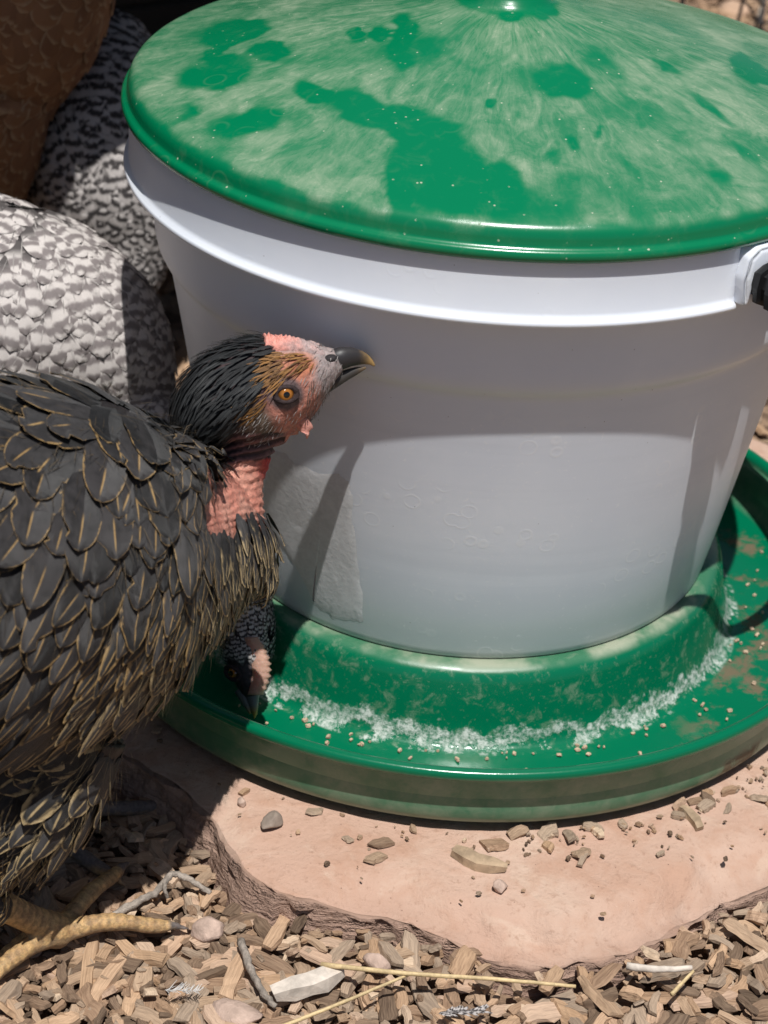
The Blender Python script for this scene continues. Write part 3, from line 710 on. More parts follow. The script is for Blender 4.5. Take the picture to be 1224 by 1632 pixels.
    rowsF = [  # px, py | flow dx, dy | length px, half width px, lace, spacing px
        (-150, 620, -1, .15, 190, 34, .14, 34), (20, 595, -1, .12, 190, 30, .16, 30), (120, 612, -1, .10, 150, 30, .22, 28), (215, 632, -.7, .5, 120, 34, .26, 28), (275, 668, .1, 1, 95, 34, .26, 27), (300, 730, -.12, 1, 95, 30, .24, 25),
        (200, 690, -.25, 1, 140, 46, .22, 36), (110, 690, -.7, .75, 150, 48, .2, 38), (0, 690, -.85, .55, 160, 46, .16, 38), (250, 780, -.12, 1, 150, 42, .22, 35), (150, 780, -.4, .92, 155, 46, .2, 38), (30, 790, -.6, .8, 165, 46, .18, 40),
        (310, 830, -.08, 1, 125, 26, .3, 24), (230, 880, -.3, .95, 150, 34, .3, 30), (120, 880, -.5, .87, 165, 40, .24, 36), (0, 890, -.6, .8, 175, 42, .2, 38), (300, 920, -.35, .93, 125, 27, .6, 24), (210, 980, -.52, .86, 150, 27, .8, 24),
        (100, 980, -.6, .8, 180, 30, .42, 28), (0, 1000, -.68, .72, 210, 34, .3, 30), (90, 1060, -.76, .64, 230, 26, .22, 26), (0, 1110, -.85, .5, 260, 28, .06, 26), (-100, 1080, -.9, .4, 270, 30, .06, 30), (200, 1060, -.72, .68, 150, 26, .9, 24),
        (345, 900, -.15, 1, 95, 20, .8, 17), (395, 860, -.2, 1, 70, 17, 1.5, 13), (420, 880, -.4, .9, 65, 15, 1.7, 12), (400, 930, -.55, .85, 75, 20, 1.4, 15), (350, 990, -.7, .7, 90, 30, .95, 20),
        (305, 1040, -.92, .4, 92, 38, .85, 27), (240, 1095, -.95, .3, 96, 42, .85, 31), (170, 1140, -.95, .3, 100, 44, .8, 33), (110, 1205, -.9, .42, 110, 40, .7, 30), (60, 1290, -.6, .8, 115, 22, .6, 17), (20, 1360, -.5, .87, 95, 18, .6, 15), (-60, 1250, -.7, .7, 130, 26, .4, 24), (-200, 900, -.9, .4, 190, 40, .18, 40), (-400, 900, -.95, .1, 220, 36, .15, 40), (-560, 720, -.8, -.55, 260, 34, .1, 34)]
    tf = table(rowsF)
    def flow(p): a = tf(p); return idir(a[0], a[1])
    def keep(p, n):
        x, y = px(p)
        if x > 296 and y < 775 and p.y > -.20: return False
        if x > 310 and y < 800: return False
        if 322 < x < 470 and y < 850 + 34*N3(p, 160): return False       # bare neck and head
        if x > 280 and y < 640: return False
        if x > 275 and y < 700 and p.y > -.19 and p.z > .155: return False
        if y > 1405 or p.z < GZ+.045: return False
        return True
    pts = sample(me, 60000, lambda p: tf(p)[5]*pxm(p)*.72, keep, 3)
    view = Vector(CAM); cand = []
    for p in pts:
        n = bv.find_nearest(p)[1]; x, y = px(p); vis = (view-p).normalized().dot(n) > -.05 and -70 < x < 480
        a = tf(p); cand.append((a[2+0]*a[3] if vis else -1, p, a))
    order = sorted(range(len(cand)), key=lambda i: -cand[i][0]); big = set(order[:300]); rest = newB(); rest2 = newB(); nf = 0
    for p in sample(me, 30000, lambda p: .0062, keep, 33):          # short underlayer so that no skin shows between the big ones
        jj = Vector((R.uniform(-1, 1), R.uniform(-1, 1), R.uniform(-1, 1)))*.3
        feather_geo(rest, p, (lambda q, jj=jj: (flow(q)+jj).normalized()), bv, R.uniform(.016, .022), R.uniform(.004, .006), .0003, R.uniform(.0008, .0018), 7, 5, .4, .12, .08)
    for i, (s, p, a) in enumerate(cand):
        m = pxm(p); L = a[2]*m*R.uniform(.70, 1.08); Wd = a[3]*m*R.uniform(.68, .98); lace = max(0, a[4]*R.uniform(.5, 1.35)*(1.0+.4*sm(800, 950, px(p)[1]))); pt = .25 if a[3] > 33 else .6
        soft = .10 if a[4] > .45 else .03; jj = Vector((R.uniform(-1, 1), R.uniform(-1, 1), R.uniform(-1, 1)))*(.42 if R.random() < .15 else .22)
        fl = (lambda q, jj=jj: (flow(q)+jj).normalized())
        l1 = .0060*(L/.034)*R.uniform(.6, 1.5)
        X, Y = px(p); cream = a[4] > .6 and (Y > 1000+(330-X)*.28 or X > 345)
        if cream and Y > 985 and X < 345: l1 *= 1.35
        if i in big and s > 0:
            B = newB()
            if feather_geo(B, p, fl, bv, L, Wd, .0006, l1, 9, 7, pt, lace, soft): buildB(B, 'feather', M['bib' if cream else 'laced'], root); nf += 1
        else: feather_geo(rest2 if cream else rest, p, fl, bv, L, Wd, .0004, l1, 7, 5, pt, lace, soft)
    buildB(rest, 'plumage', M['laced'], root, 'stuff'); buildB(rest2, 'breast_plumage', M['bib'], root, 'stuff')
    # fluff: fine loose barbs along breast and belly, thinner dark ones over the whole coat
    fz = newB(); fd = newB()
    for p in sample(me, 30000, lambda p: .0027, lambda p, n: keep(p, n) and n.dot(Vector(CAM)-p) > -.2, 6):
        jj = Vector((R.uniform(-1, 1), R.uniform(-1, 1), R.uniform(-1, 1)))*.55
        feather_geo(fd, p, (lambda q, jj=jj: (flow(q)+jj).normalized()), bv, R.uniform(.006, .013), R.uniform(.00006, .00013), .003, R.uniform(.003, .006), 4, 2, .9, 0)
    buildB(fd, 'loose_barb', M['barb'], root, 'stuff')
    for p in sample(me, 9000, lambda p: .0016, lambda p, n: (lambda q: (q[0] > 120-(q[1]-1200)*.6 and 870 < q[1] < 1420 and q[0]+ (q[1]-900)*.75 > 300))(px(p)) and p.z > GZ+.05, 5):
        jj = Vector((R.uniform(-1, 1), R.uniform(-1, 1), R.uniform(-1, 1)))*.5
        feather_geo(fz, p, (lambda q, jj=jj: (flow(q)+jj).normalized()), bv, R.uniform(.008, .018), R.uniform(.00008, .00017), .002, R.uniform(.003, .009), 4, 2, .9, 0)
    buildB(fz, 'fluff', M['fluff'], root, 'stuff')
    bib = newB()
    for p in sample(me, 30000, lambda p: .0034, lambda p, n: (lambda q: 372+(850-q[1])*.1 < q[0] and 815 < q[1] < 985)(px(p)), 15):
        jj = Vector((R.uniform(-1, 1), R.uniform(-1, 1), R.uniform(-1, 1)))*.35
        feather_geo(bib, p, (lambda q, jj=jj: (flow(q)+jj).normalized()), bv, R.uniform(.012, .019), R.uniform(.0024, .0042), .001, R.uniform(.003, .0058), 8, 5, .7, R.uniform(.9, 2.0), .12)
    for p in sample(me, 9000, lambda p: .0030, lambda p, n: (lambda q: 322 < q[0] < 430 and 812 < q[1] < 862)(px(p)), 16):
        jj = Vector((R.uniform(-1, 1), R.uniform(-1, 1), R.uniform(-1, 1)))*.6
        feather_geo(bib, p, (lambda q, jj=jj: (flow(q)+jj).normalized()), bv, R.uniform(.005, .012), R.uniform(.0001, .0003), .0004, R.uniform(.001, .004), 4, 2, .9, 0)
    buildB(bib, 'bib', M['bib'], root, 'stuff')
    # head hackle: short narrow glossy feathers from crown to nape
    hk = newB(); tn = newB(); br = newB()
    def hflow(p):
        x, y = px(p); return (idir(-.72, .68) + idir(-.3, .95)*sm(360, 280, x) + idir(-1, .35)*sm(600, 540, y)*.6).normalized()
    def hmask(x, y):                                              # black cap: behind the eye, down to the nape
        return x < 452-(y-545)*.62+ (14 if y > 600 else 0) and y < 752-(x-290)*.36 and x > 262
    for p in sample(me, 60000, lambda p: .00085, lambda p, n: p.z > .13 and hmask(*px(p)) and px(p)[1] < 740, 11):
        jj = Vector((R.uniform(-1, 1), R.uniform(-1, 1), R.uniform(-1, 1)))*.16; x, y = px(p)
        L = R.uniform(.008, .012)+.007*sm(380, 290, x)
        feather_geo(hk, p, (lambda q, jj=jj: (hflow(q)+jj).normalized()), bv, L, R.uniform(.00035, .0007), .0004, R.uniform(.0014, .0036), 4, 3, .7, 0)
    buildB(hk, 'head_hackle', M['black_hackle'], root, 'stuff')
    def tmask(x, y): return (math.hypot((x-458)/42, (y-577)/17) < 1) or (math.hypot((x-432)/24, (y-602)/14) < 1) or (math.hypot((x-402)/20, (y-650)/17) < 1) or (math.hypot((x-417)/12, (y-636)/12) < 1)
    for p in sample(me, 90000, lambda p: .0006, lambda p, n: p.z > .15 and tmask(*px(p)), 12):
        jj = Vector((R.uniform(-1, 1), R.uniform(-1, 1), R.uniform(-1, 1)))*.2
        feather_geo(tn, p, (lambda q, jj=jj: (idir(-.85, .5)+jj).normalized()), bv, R.uniform(.004, .0075), R.uniform(.00018, .00036), .0003, R.uniform(.0006, .0018), 4, 3, .8, 0)
    buildB(tn, 'face_tuft', M['tan_hackle'], root, 'stuff')
    def bmask(x, y): return math.hypot(x-455, y-628) > 30 and ((500 < x < 545 and 545 < y < 615) or (math.hypot((x-412)/36, (y-682)/26) < 1) or (480 < x < 525 and 600 < y < 690) or (440 < x < 500 and 640 < y < 690))
    for p in sample(me, 40000, lambda p: .0013, lambda p, n: p.z > .14 and bmask(*px(p)), 13):
        jj = Vector((R.uniform(-1, 1), R.uniform(-1, 1), R.uniform(-1, 1)))*.4
        feather_geo(br, p, (lambda q, jj=jj: (idir(-.5, .6)+jj).normalized()), bv, R.uniform(.0015, .0035), R.uniform(.00012, .0002), .0002, R.uniform(.0006, .0014), 3, 2, .9, 0)
    buildB(br, 'face_bristle', M['bristle'], root, 'stuff')
    jb = newB()
    for p in sample(me, 40000, lambda p: .0010, lambda p, n: p.z > .14 and (lambda q: 488-(q[1]-640)*.12 < q[0] < 530 and 606 < q[1] < 705)(px(p)), 14):
        jj = Vector((R.uniform(-1, 1), R.uniform(-1, 1), R.uniform(-1, 1)))*.35
        feather_geo(jb, p, (lambda q, jj=jj: (idir(-.1, 1)+jj).normalized()), bv, R.uniform(.002, .0042), R.uniform(.00014, .00026), .0002, R.uniform(.0006, .0016), 3, 2, .9, 0)
    buildB(jb, 'jaw_bristle', M['stubble'], root, 'stuff')
    # beak: two mandibles
    sd = (at(548, 580, -.1535)-at(500, 590, -.158)).normalized().cross(Vector((0, 0, 1))).normalized()
    up = hsec([(532, 574, -.1552, 17, .8), (544, 571, -.1542, 19, .78), (560, 569, -.1526, 16, .74), (577, 571, -.1512, 11, .66), (589, 576, -.1503, 6, .55), (597, 583, -.1498, 1.5, .5)])
    a, b = at(540, 575, -.154+HY), at(597, 580, -.150+HY)
    bm_ = horn('dark_horn', (.030, .028, .030), (.36, .23, .09), a, b)
    bk = link('beak', mesh('beak', *loft(up, 20, 5, side=sd)), bm_, root)
    lo = hsec([(508, 624, -.157, 11, .9), (528, 611, -.1555, 11, .85), (549, 599, -.1535, 9.5, .8), (568, 591, -.152, 6.5, .7), (583, 586, -.151, 2, .5)])
    link('lower_mandible', mesh('lower_mandible', *loft(lo, 16, 5, side=sd)), horn('grey_horn', (.05, .045, .042), (.22, .15, .08), a, b), bk)
    for o_, d_ in ((Vector(CAM), Vector(ray(528, 570))),):
        h, n, _, _ = bv.ray_cast(o_, d_)
        if h:
            v, f = loft([(h.x-n.x*.002, h.y-n.y*.002, h.z-n.z*.002, .0018, .003), (h.x+n.x*.00005, h.y+n.y*.00005, h.z, .0014, .0027), (h.x+n.x*.0002, h.y+n.y*.0002, h.z+n.z*.0002, .0009, .0019)], 14, 2, side=idir(1, -.25)); link('nostril', mesh('nostril', v, f), simple('nostril_skin', (.025, .022, .024), .8), bk)
    # comb: low pink saw along the forehead
    cp, ch = [], []
    for k in range(41):
        s = k/40; x = 420+s*92; y = 543-9*math.sin(s*2.4)+s*12 + 8; cp.append(at(x, y, -.1645+.008*s+HY)); ch.append((.0031*(1-.9*s))*(.70+.42*(k % 3 == 1)+.35*R.random())+.0006)
    cm = comb_mesh(cp, ch, .0040, Vector((0, 0, 1)))
    for v in cm.vertices: v.co += Vector((N3(v.co, 500), N3(v.co, 500, 3), .6*N3(v.co, 500, 7)))*.0009
    cattr(cm, 'Col', [mixc((.62, .27, .22), (.40, .31, .30), sm(445, 495, px(v.co)[0]+30*N3(v.co, 200))) for v in cm.vertices]); link('comb', cm, M['skin'], root)
    M['wattle'] = simple('pink_wattle', (.62, .25, .20), .6, .25, 500, .6, .0008, sss=.2)
    for dy in (0, .006):
        w = hsec([(478, 668, -.1665+dy, 10, .4), (488, 682, -.1662+dy, 11, .4), (490, 693, -.166+dy, 7, .4), (489, 699, -.166+dy, 2, .4)]); link('wattle', mesh('wattle', *loft(w, 14, 4)), M['wattle'], root)
    h, n, _, _ = bv.ray_cast(Vector(CAM), Vector(ray(455, 628)))
    eye(root, bv, Vector(CAM), Vector(ray(455, 628)), .0036, sink=.0014)
    if h: eye(root, bv, h - n*.2, (n), .0036, sink=.0014)
    # claws
    return root
pullet()

# ---- hens behind
def hen(name, label, cat, body_parts, rowsF, mat, keep, seed, ground_at, voxel=.002, count=14000, base=(.10, .09, .09), legs=(), big=0, lift=.0018, fuzz=None):
    root = tag(empty(name, (ground_at[0], ground_at[1], GZ)), label, cat)
    parts = [loft(s, 26, 5) for s in body_parts]
    for l in legs: parts += l
    me = remesh(parts, voxel, 3); cols = np.tile(np.array(base, np.float32), (len(me.vertices), 1))
    for i, v in enumerate(me.vertices):
        if v.co.z < GZ+.06 and v.co.x < -.19: cols[i] = (.40, .28, .12)
    cattr(me, 'Col', cols); link('body', me, M['skin'], root); bv = bvh_of(me)
    tf = table(rowsF)
    def flow(p): a = tf(p); return idir(a[0], a[1])
    B = newB()
    for p in sample(me, count, lambda p: tf(p)[5]*pxm(p), lambda p, n: p.z > GZ+.065 and keep(p, n), seed):
        a = tf(p); m = pxm(p); jj = Vector((R.uniform(-1, 1), R.uniform(-1, 1), R.uniform(-1, 1)))*.36
        feather_geo(B, p, (lambda q, jj=jj: (flow(q)+jj).normalized()), bv, a[2]*m*R.uniform(.9, 1.15), a[3]*m*R.uniform(.9, 1.15), .0005, lift*R.uniform(.7, 1.4), 7, 5, .1, 0, .06)
    buildB(B, 'plumage', mat, root, 'stuff')
    if fuzz:
        B = newB()
        for p in sample(me, 26000, lambda p: .0036, lambda p, n: p.z > GZ+.065 and keep(p, n) and n.dot(Vector(CAM)-p) > 0, seed+1):
            jj = Vector((R.uniform(-1, 1), R.uniform(-1, 1), R.uniform(-1, 1)))*.55
            feather_geo(B, p, (lambda q, jj=jj: (flow(q)+jj).normalized()), bv, R.uniform(.007, .014), R.uniform(.00012, .0003), lift*.8, lift*R.uniform(.6, 1.6), 4, 2, .9, 0)
        buildB(B, 'down', fuzz, root, 'stuff')
    return root, me, bv, tf

# hen A: barred, stands left of the tray and feeds with its head down behind the pullet
bA = psec([(218, 700, .02, 40, .9), (190, 640, .02, 95, .9), (130, 560, .02, 150, .9), (50, 530, .02, 195, .9), (-60, 520, .02, 215, .9), (-180, 500, .02, 190, .9), (-280, 450, .02, 110, .9), (-340, 410, .02, 30, .8)])
nA = psec([(150, 610, .02, 90, .9), (215, 680, .005, 70, .95), (285, 780, -.02, 58, .95), (340, 880, -.055, 50, 1), (378, 955, -.085, 46, 1), (392, 1010, -.100, 42, .95), (394, 1060, -.111, 36, .85), (398, 1095, -.118, 24, .8), (401, 1112, -.1205, 14, .8)])
gA = atz(0, 900, GZ); gA = Vector((-.255, .02, GZ))
lA = [leg((-.25, -.005, .06), (-.262, -.01, .03), (-.248, -.012, GZ+.006), 10, thigh=.03), leg((-.25, .045, .06), (-.262, .048, .03), (-.248, .046, GZ+.006), 10, thigh=.03)]
rA = [(0, 330, -.5, .7, 70, 24, 0, 15), (100, 380, .1, 1, 66, 24, 0, 15), (170, 470, .35, .95, 62, 22, 0, 14), (60, 480, -.1, 1, 72, 26, 0, 16), (140, 560, .15, 1, 66, 24, 0, 15), (0, 560, -.2, 1, 76, 26, 0, 16), (190, 620, .2, 1, 56, 20, 0, 13), (-200, 500, -.7, .7, 90, 28, 0, 20),
      (240, 720, -.5, -.8, 46, 12, 0, 9), (330, 870, -.5, -.85, 36, 9, 0, 7), (385, 980, -.3, -.95, 24, 6.5, 0, 4.6), (395, 1040, -.1, -1, 18, 4.5, 0, 3.6)]
def keepA(p, n):
    x, y = px(p); return not (y > 1055 and x > 340)
henA, meA, bvA, _ = hen('chicken', 'pale grey barred hen with head down in the tray behind the pullet', 'chicken', [bA, nA], rA, M['barred'], lambda p, n: keepA(p, n) and px(p)[1] < 720, 21, gA, legs=lA, count=36000, base=(.035, .03, .032), lift=.0015, fuzz=M['fuzz'])
def headA():
    tf = table(rA); B = newB()
    for p in sample(meA, 30000, lambda p: tf(p)[5]*pxm(p)*.95, lambda p, n: 700 < px(p)[1] < 1062 and px(p)[0] > 190, 23):
        a = tf(p); m = pxm(p); jj = Vector((R.uniform(-1, 1), R.uniform(-1, 1), R.uniform(-1, 1)))*.25
        feather_geo(B, p, (lambda q, jj=jj: (idir(*tf(q)[:2])+jj).normalized()), bvA, a[2]*m, a[3]*m, .0004, .0022, 5, 3, .5, 0)
    buildB(B, 'neck_hackle', M['barred_fine'], henA, 'stuff')
    a, b = at(400, 1105, -.119), at(406, 1143, -.1255)
    hm = horn('grey_yellow_horn', (.13, .13, .14), (.42, .27, .06), a, b)
    up = psec([(398, 1092, -.1165, 20, .8), (401, 1110, -.1195, 16, .75), (404, 1126, -.1225, 11, .7), (406, 1138, -.1245, 6, .6), (405, 1145, -.1257, 1.5, .5)])
    link('beak', mesh('beak', *loft(up, 18, 5)), hm, henA)
    lo = psec([(383, 1100, -.118, 12, .8), (390, 1118, -.1215, 8, .7), (399, 1138, -.125, 2, .6)]); link('lower_mandible', mesh('lower_mandible', *loft(lo, 14, 4)), hm, henA)
    cp, ch = [], []
    for k in range(29):
        s = k/28; x = 404+14*math.sin(s*2.6)-2*s; y = 1015+s*92; cp.append(at(x, y, -.110-.012*s)); ch.append(.0042*math.sin(min(s*1.5+.35, 1.57))*(1-.55*s*s)*(.80+.32*(k % 3 == 1))+.0008)
    M['combA'] = simple('tan_pink_comb', (.50, .27, .20), .6, .2, 500, .6, .0008, sss=.2)
    upA = (idir(1, -.12)+Vector((0, -.25, 0))).normalized()
    link('comb', comb_mesh(cp, ch, .0030, upA), M['combA'], henA)
    eye(henA, bvA, Vector(CAM), Vector(ray(372, 1072)), .0034, (.35, .13, .02))
headA()
# hen B: barred, bending down behind the bucket, upper half in the coop's shade
bB = psec([(190, 30, 0.275, 30, .9), (175, 90, 0.265, 105, .9), (165, 170, 0.250, 148, .9), (170, 260, 0.230, 158, .9), (185, 340, 0.210, 128, .9), (195, 410, 0.195, 82, .9), (190, 470, 0.180, 52, .9), (175, 540, 0.165, 45, .9), (165, 620, 0.145, 40, .9), (170, 670, 0.135, 22, .9)])
rB = [(170, 60, .4, -1, 60, 22, 0, 14), (110, 150, -.2, -1, 60, 22, 0, 14), (200, 130, .3, -1, 60, 22, 0, 14), (70, 260, -.4, -.9, 56, 20, 0, 12), (150, 250, 0, -1, 56, 20, 0, 13), (220, 250, .2, -1, 52, 18, 0, 11), (140, 350, -.2, -1, 46, 15, 0, 10), (220, 340, .3, -1, 46, 15, 0, 10), (200, 420, .1, -1, 36, 11, 0, 8), (185, 520, 0, -1, 30, 8, 0, 7)]
gB = Vector((-.245, .24, GZ))
lB = [leg((-.245, .24, .06), (-.262, .24, .03), (-.245, .235, GZ+.006), 0, thigh=.03), leg((-.245, .29, .06), (-.262, .29, .03), (-.245, .285, GZ+.006), 0, thigh=.03)]
hen('chicken', 'dark barred hen half in shade bending down behind the bucket', 'chicken', [bB], rB, M['barred_fine'], lambda p, n: True, 31, gB, legs=lB, count=15000, base=(.05, .045, .045), fuzz=M['fuzz'])
# hen C: red-brown, standing in the shade at the upper left
bC = psec([(85, -230, .188, 30, .9), (80, -150, .188, 115, .9), (52, -60, .188, 132, .9), (22, 30, .188, 134, .9), (-2, 110, .193, 108, .9), (-22, 190, .198, 76, .9), (-38, 265, .203, 48, .9), (-50, 330, .208, 18, .9)])
rC = [(100, 0, -.1, 1, 80, 26, 0, 18), (0, 0, -.2, 1, 80, 28, 0, 18), (60, 100, -.3, 1, 74, 24, 0, 16), (0, 180, -.3, 1, 70, 22, 0, 15), (-60, 250, -.3, 1, 60, 20, 0, 14), (40, -150, 0, 1, 80, 28, 0, 20)]
gC = at(-30, 230, .195); gC.z = GZ
lC = [leg((gC.x+.01, gC.y-.015, .17), (gC.x-.01, gC.y-.015, .06), (gC.x, gC.y-.015, GZ+.006), 0, thigh=.032), leg((gC.x+.01, gC.y+.03, .17), (gC.x-.01, gC.y+.03, .06), (gC.x, gC.y+.03, GZ+.006), 0, thigh=.032)]
hen('chicken', 'red-brown hen standing in deep shade at the upper left', 'chicken', [bC], rC, M['brown'], lambda p, n: True, 41, gC, legs=lC, count=9000, base=(.12, .05, .02))

# ------------------------------------------------------------------ coop shelter behind (casts the shade on the hens)
def box(name, lo, hi, mat, parent, xf, bev=.003):
    bm = bmesh.new(); bmesh.ops.create_cube(bm, size=1)
    for v in bm.verts: v.co = Vector([(lo[i]+hi[i])/2 + v.co[i]*(hi[i]-lo[i]) for i in range(3)])
    bmesh.ops.bevel(bm, geom=bm.edges[:], offset=bev, segments=1, affect='EDGES'); me = bpy.data.meshes.new(name); bm.to_mesh(me); bm.free(); me.transform(xf); return link(name, me, mat, parent, smooth=False)
def coop():
    xf = Matrix.Translation((-.237, .030, 0)) @ Matrix.Rotation(math.atan2(.6, .8), 4, 'Z')   # x along the open front, y into the coop
    u0, u1, v1, h, vw = -1.6, .66, 1.2, .42, .50
    root = tag(empty('chicken_coop', xf @ Vector((-.4, .6, GZ))), 'dark open-fronted wooden coop shelter in black shade behind the hens', 'coop')
    n = 15
    for k in range(n):
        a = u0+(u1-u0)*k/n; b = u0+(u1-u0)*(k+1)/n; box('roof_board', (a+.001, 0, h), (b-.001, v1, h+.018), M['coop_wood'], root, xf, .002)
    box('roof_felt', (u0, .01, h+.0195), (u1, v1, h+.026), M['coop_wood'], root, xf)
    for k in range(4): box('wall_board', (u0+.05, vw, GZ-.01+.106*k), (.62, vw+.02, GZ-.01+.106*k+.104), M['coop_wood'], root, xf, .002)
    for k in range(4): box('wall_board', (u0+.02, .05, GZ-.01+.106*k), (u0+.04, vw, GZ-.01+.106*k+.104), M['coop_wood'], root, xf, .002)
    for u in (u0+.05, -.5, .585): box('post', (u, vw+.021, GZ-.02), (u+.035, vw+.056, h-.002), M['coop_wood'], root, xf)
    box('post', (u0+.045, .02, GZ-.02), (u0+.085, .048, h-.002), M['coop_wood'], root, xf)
coop()

# ------------------------------------------------------------------ loose chips
def chip_geo(rr, L, Wd, T):
    n = rr.choice([4, 5, 6]); v, f, uv = [], [], []; bend = rr.uniform(-.12, .12); sk = rr.uniform(-.35, .35)
    ws = [rr.uniform(.6, 1)] + [rr.uniform(.85, 1.1) for _ in range(n-1)] + [rr.uniform(.35, 1.0)]
    for i in range(n+1):
        s = i/n; w = Wd*ws[i]; y0 = bend*L*math.sin(math.pi*s)
        for j, (a, b) in enumerate(((-1, -.5), (1, -.5), (.8, .5), (-.8, .5))):
            v.append(((s-.5)*L + sk*a*Wd*(1 if i in (0, n) else .5) + rr.uniform(-.03, .03)*L, y0+a*w*rr.uniform(.88, 1.1), b*T*rr.uniform(.7, 1.15)*(1 if 0 < i < n else .6)))
            uv.append((s+rr.random()*.02, (a*.5+.5)*(1 if j < 2 else .8)+b*.15))
    for i in range(n):
        for j in range(4): k = (j+1) % 4; f.append((i*4+j, i*4+k, i*4+4+k, i*4+4+j))
    f.append((3, 2, 1, 0)); f.append(tuple(n*4+i for i in range(4))); return v, f, uv
def pile(x, y): return .007*sm(.032, .0, math.hypot(x, y)-slab_rad(math.atan2(y, x)))*sm(-.075, -.04, x)
def in_slab(x, y, k=1.0): return math.hypot(x, y) < slab_rad(math.atan2(y, x))*k
def chips():
    rr = random.Random(5); var = []
    for k in range(72):
        L = rr.choice([rr.uniform(.007, .012), rr.uniform(.010, .018), rr.uniform(.015, .025)]); Wd = min(L*rr.uniform(.09, .30), .0038); T = rr.uniform(.0012, .0034)
        v, f, uv = chip_geo(rr, L, Wd, T); me = mesh('wood_chip', v, f); fixn(me); puv(me, uv); fattr(me, 'tint', [rr.random()]*len(v)); me.materials.append(M['chip']); var.append(me)
    n = 0; tries = 0; pts = []
    while n < 300 and tries < 20000:
        tries += 1; x = rr.uniform(-.20, .165); y = rr.uniform(-.285, -.115)
        if in_slab(x, y, 1.035): continue
        X, Y = px((x, y, GZ))
        if not (-30 < X < 1260 and 1130 < Y < 1670): continue
        if Y < 1640-0 and any((x-a)**2+(y-b)**2 < .0050**2 for a, b in pts): continue
        pts.append((x, y)); o = bpy.data.objects.new('wood_chip', rr.choice(var)); COL.objects.link(o)
        o.location = (x, y, GZ + pile(x, y) + rr.uniform(.001, .0065)*(.5 if x < -.09 else 1)); o.rotation_euler = (rr.gauss(0, .22), rr.gauss(0, .18), rr.uniform(0, 6.283))
        s = rr.uniform(.75, 1.25); o.scale = (s, s, s); n += 1
        tag(o, 'brown wood chip lying loose in the mulch around the flagstone', 'wood chip', 'wood chips of the mulch')
    # everything else: smaller chips, underlayer and the ground further off
    V, F, UV, TT = [], [], [], []
    def add(x, y, z, L, tilt, wk=1):
        Wd = L*rr.uniform(.14, .3)*wk; v, f, uv = chip_geo(rr, L, Wd, rr.uniform(.0015, .004)*(L/.014)**.5); b = len(V); t = rr.random()
        mt = Matrix.Translation((x, y, z)) @ Matrix.Rotation(rr.uniform(0, 6.283), 4, 'Z') @ Matrix.Rotation(rr.gauss(0, tilt), 4, 'X') @ Matrix.Rotation(rr.gauss(0, tilt), 4, 'Y')
        V.extend(mt @ Vector(q) for q in v); F.extend(tuple(i+b for i in q) for q in f); UV.extend(uv); TT.extend([t]*len(v))
    for _ in range(8500):
        x = rr.uniform(-.30, .27); y = rr.uniform(-.42, -.10)
        if in_slab(x, y, 1.02): continue
        add(x, y, GZ+pile(x, y)+rr.uniform(-.003, .0045), rr.choice([rr.uniform(.003, .007), rr.uniform(.004, .010), rr.uniform(.008, .016)]), .35)
    for _ in range(9000):
        x = rr.uniform(-1.2, 1.4); y = rr.uniform(-.9, 2.0)
        if in_slab(x, y, 1.02) or (-.3 < x < .27 and -.42 < y < -.10): continue
        add(x, y, GZ+rr.uniform(-.003, .004), rr.uniform(.012, .032), .3, 1.2)
    me = mesh('mulch', V, F); fixn(me); puv(me, UV); fattr(me, 'tint', TT)
    tag(link('mulch', me, M['chip'], None, smooth=False), 'small brown wood chip mulch covering the ground', 'mulch', None, 'stuff')
    # crumbs on the flagstone, most of them along the foot of the tray
    V, F, UV, TT = [], [], [], []
    for k in range(190):
        if k < 120: a = rr.uniform(-2.6, -.3); r = .172+abs(rr.gauss(0, .010)); a = a if rr.random() < .35 else rr.gauss(-1.05, .32)
        else: a = rr.uniform(-1.9, -.5); r = rr.uniform(.17, .235)
        x, y = r*math.cos(a), r*math.sin(a)
        if not in_slab(x, y, .95): continue
        add(x, y, -.0038+rr.uniform(0, .0012), rr.uniform(.0008, .0026) if k >= 120 or rr.random() < .7 else rr.uniform(.004, .010), .2, 1.3)
    me = mesh('litter', V, F); fixn(me); puv(me, UV); fattr(me, 'tint', TT)
    tag(link('litter', me, M['chip'], None, smooth=False), 'crumbs and splinters of mulch scattered over the flagstone', 'litter', None, 'stuff')
    # spilt feed grains in the tray
    V, F, UV, TT = [], [], [], []
    for k in range(90):
        a = rr.uniform(-2.3, -.2); r = .131+abs(rr.gauss(0, .008)); 
        if k > 60: a = rr.gauss(-.12, .22); r = rr.uniform(.135, .166)
        if r > .166: continue
        add(r*math.cos(a), r*math.sin(a), .0064, rr.uniform(.0009, .0024), .2, 1.5); TT[-1] = TT[-1]
    TT = [.94+.06*t for t in TT]
    me = mesh('feed', V, F); fixn(me); puv(me, UV); fattr(me, 'tint', TT); tag(link('feed', me, M['chip'], None, smooth=False), 'pale crumbs of feed spilt on the green tray floor', 'feed', None, 'stuff')
chips()

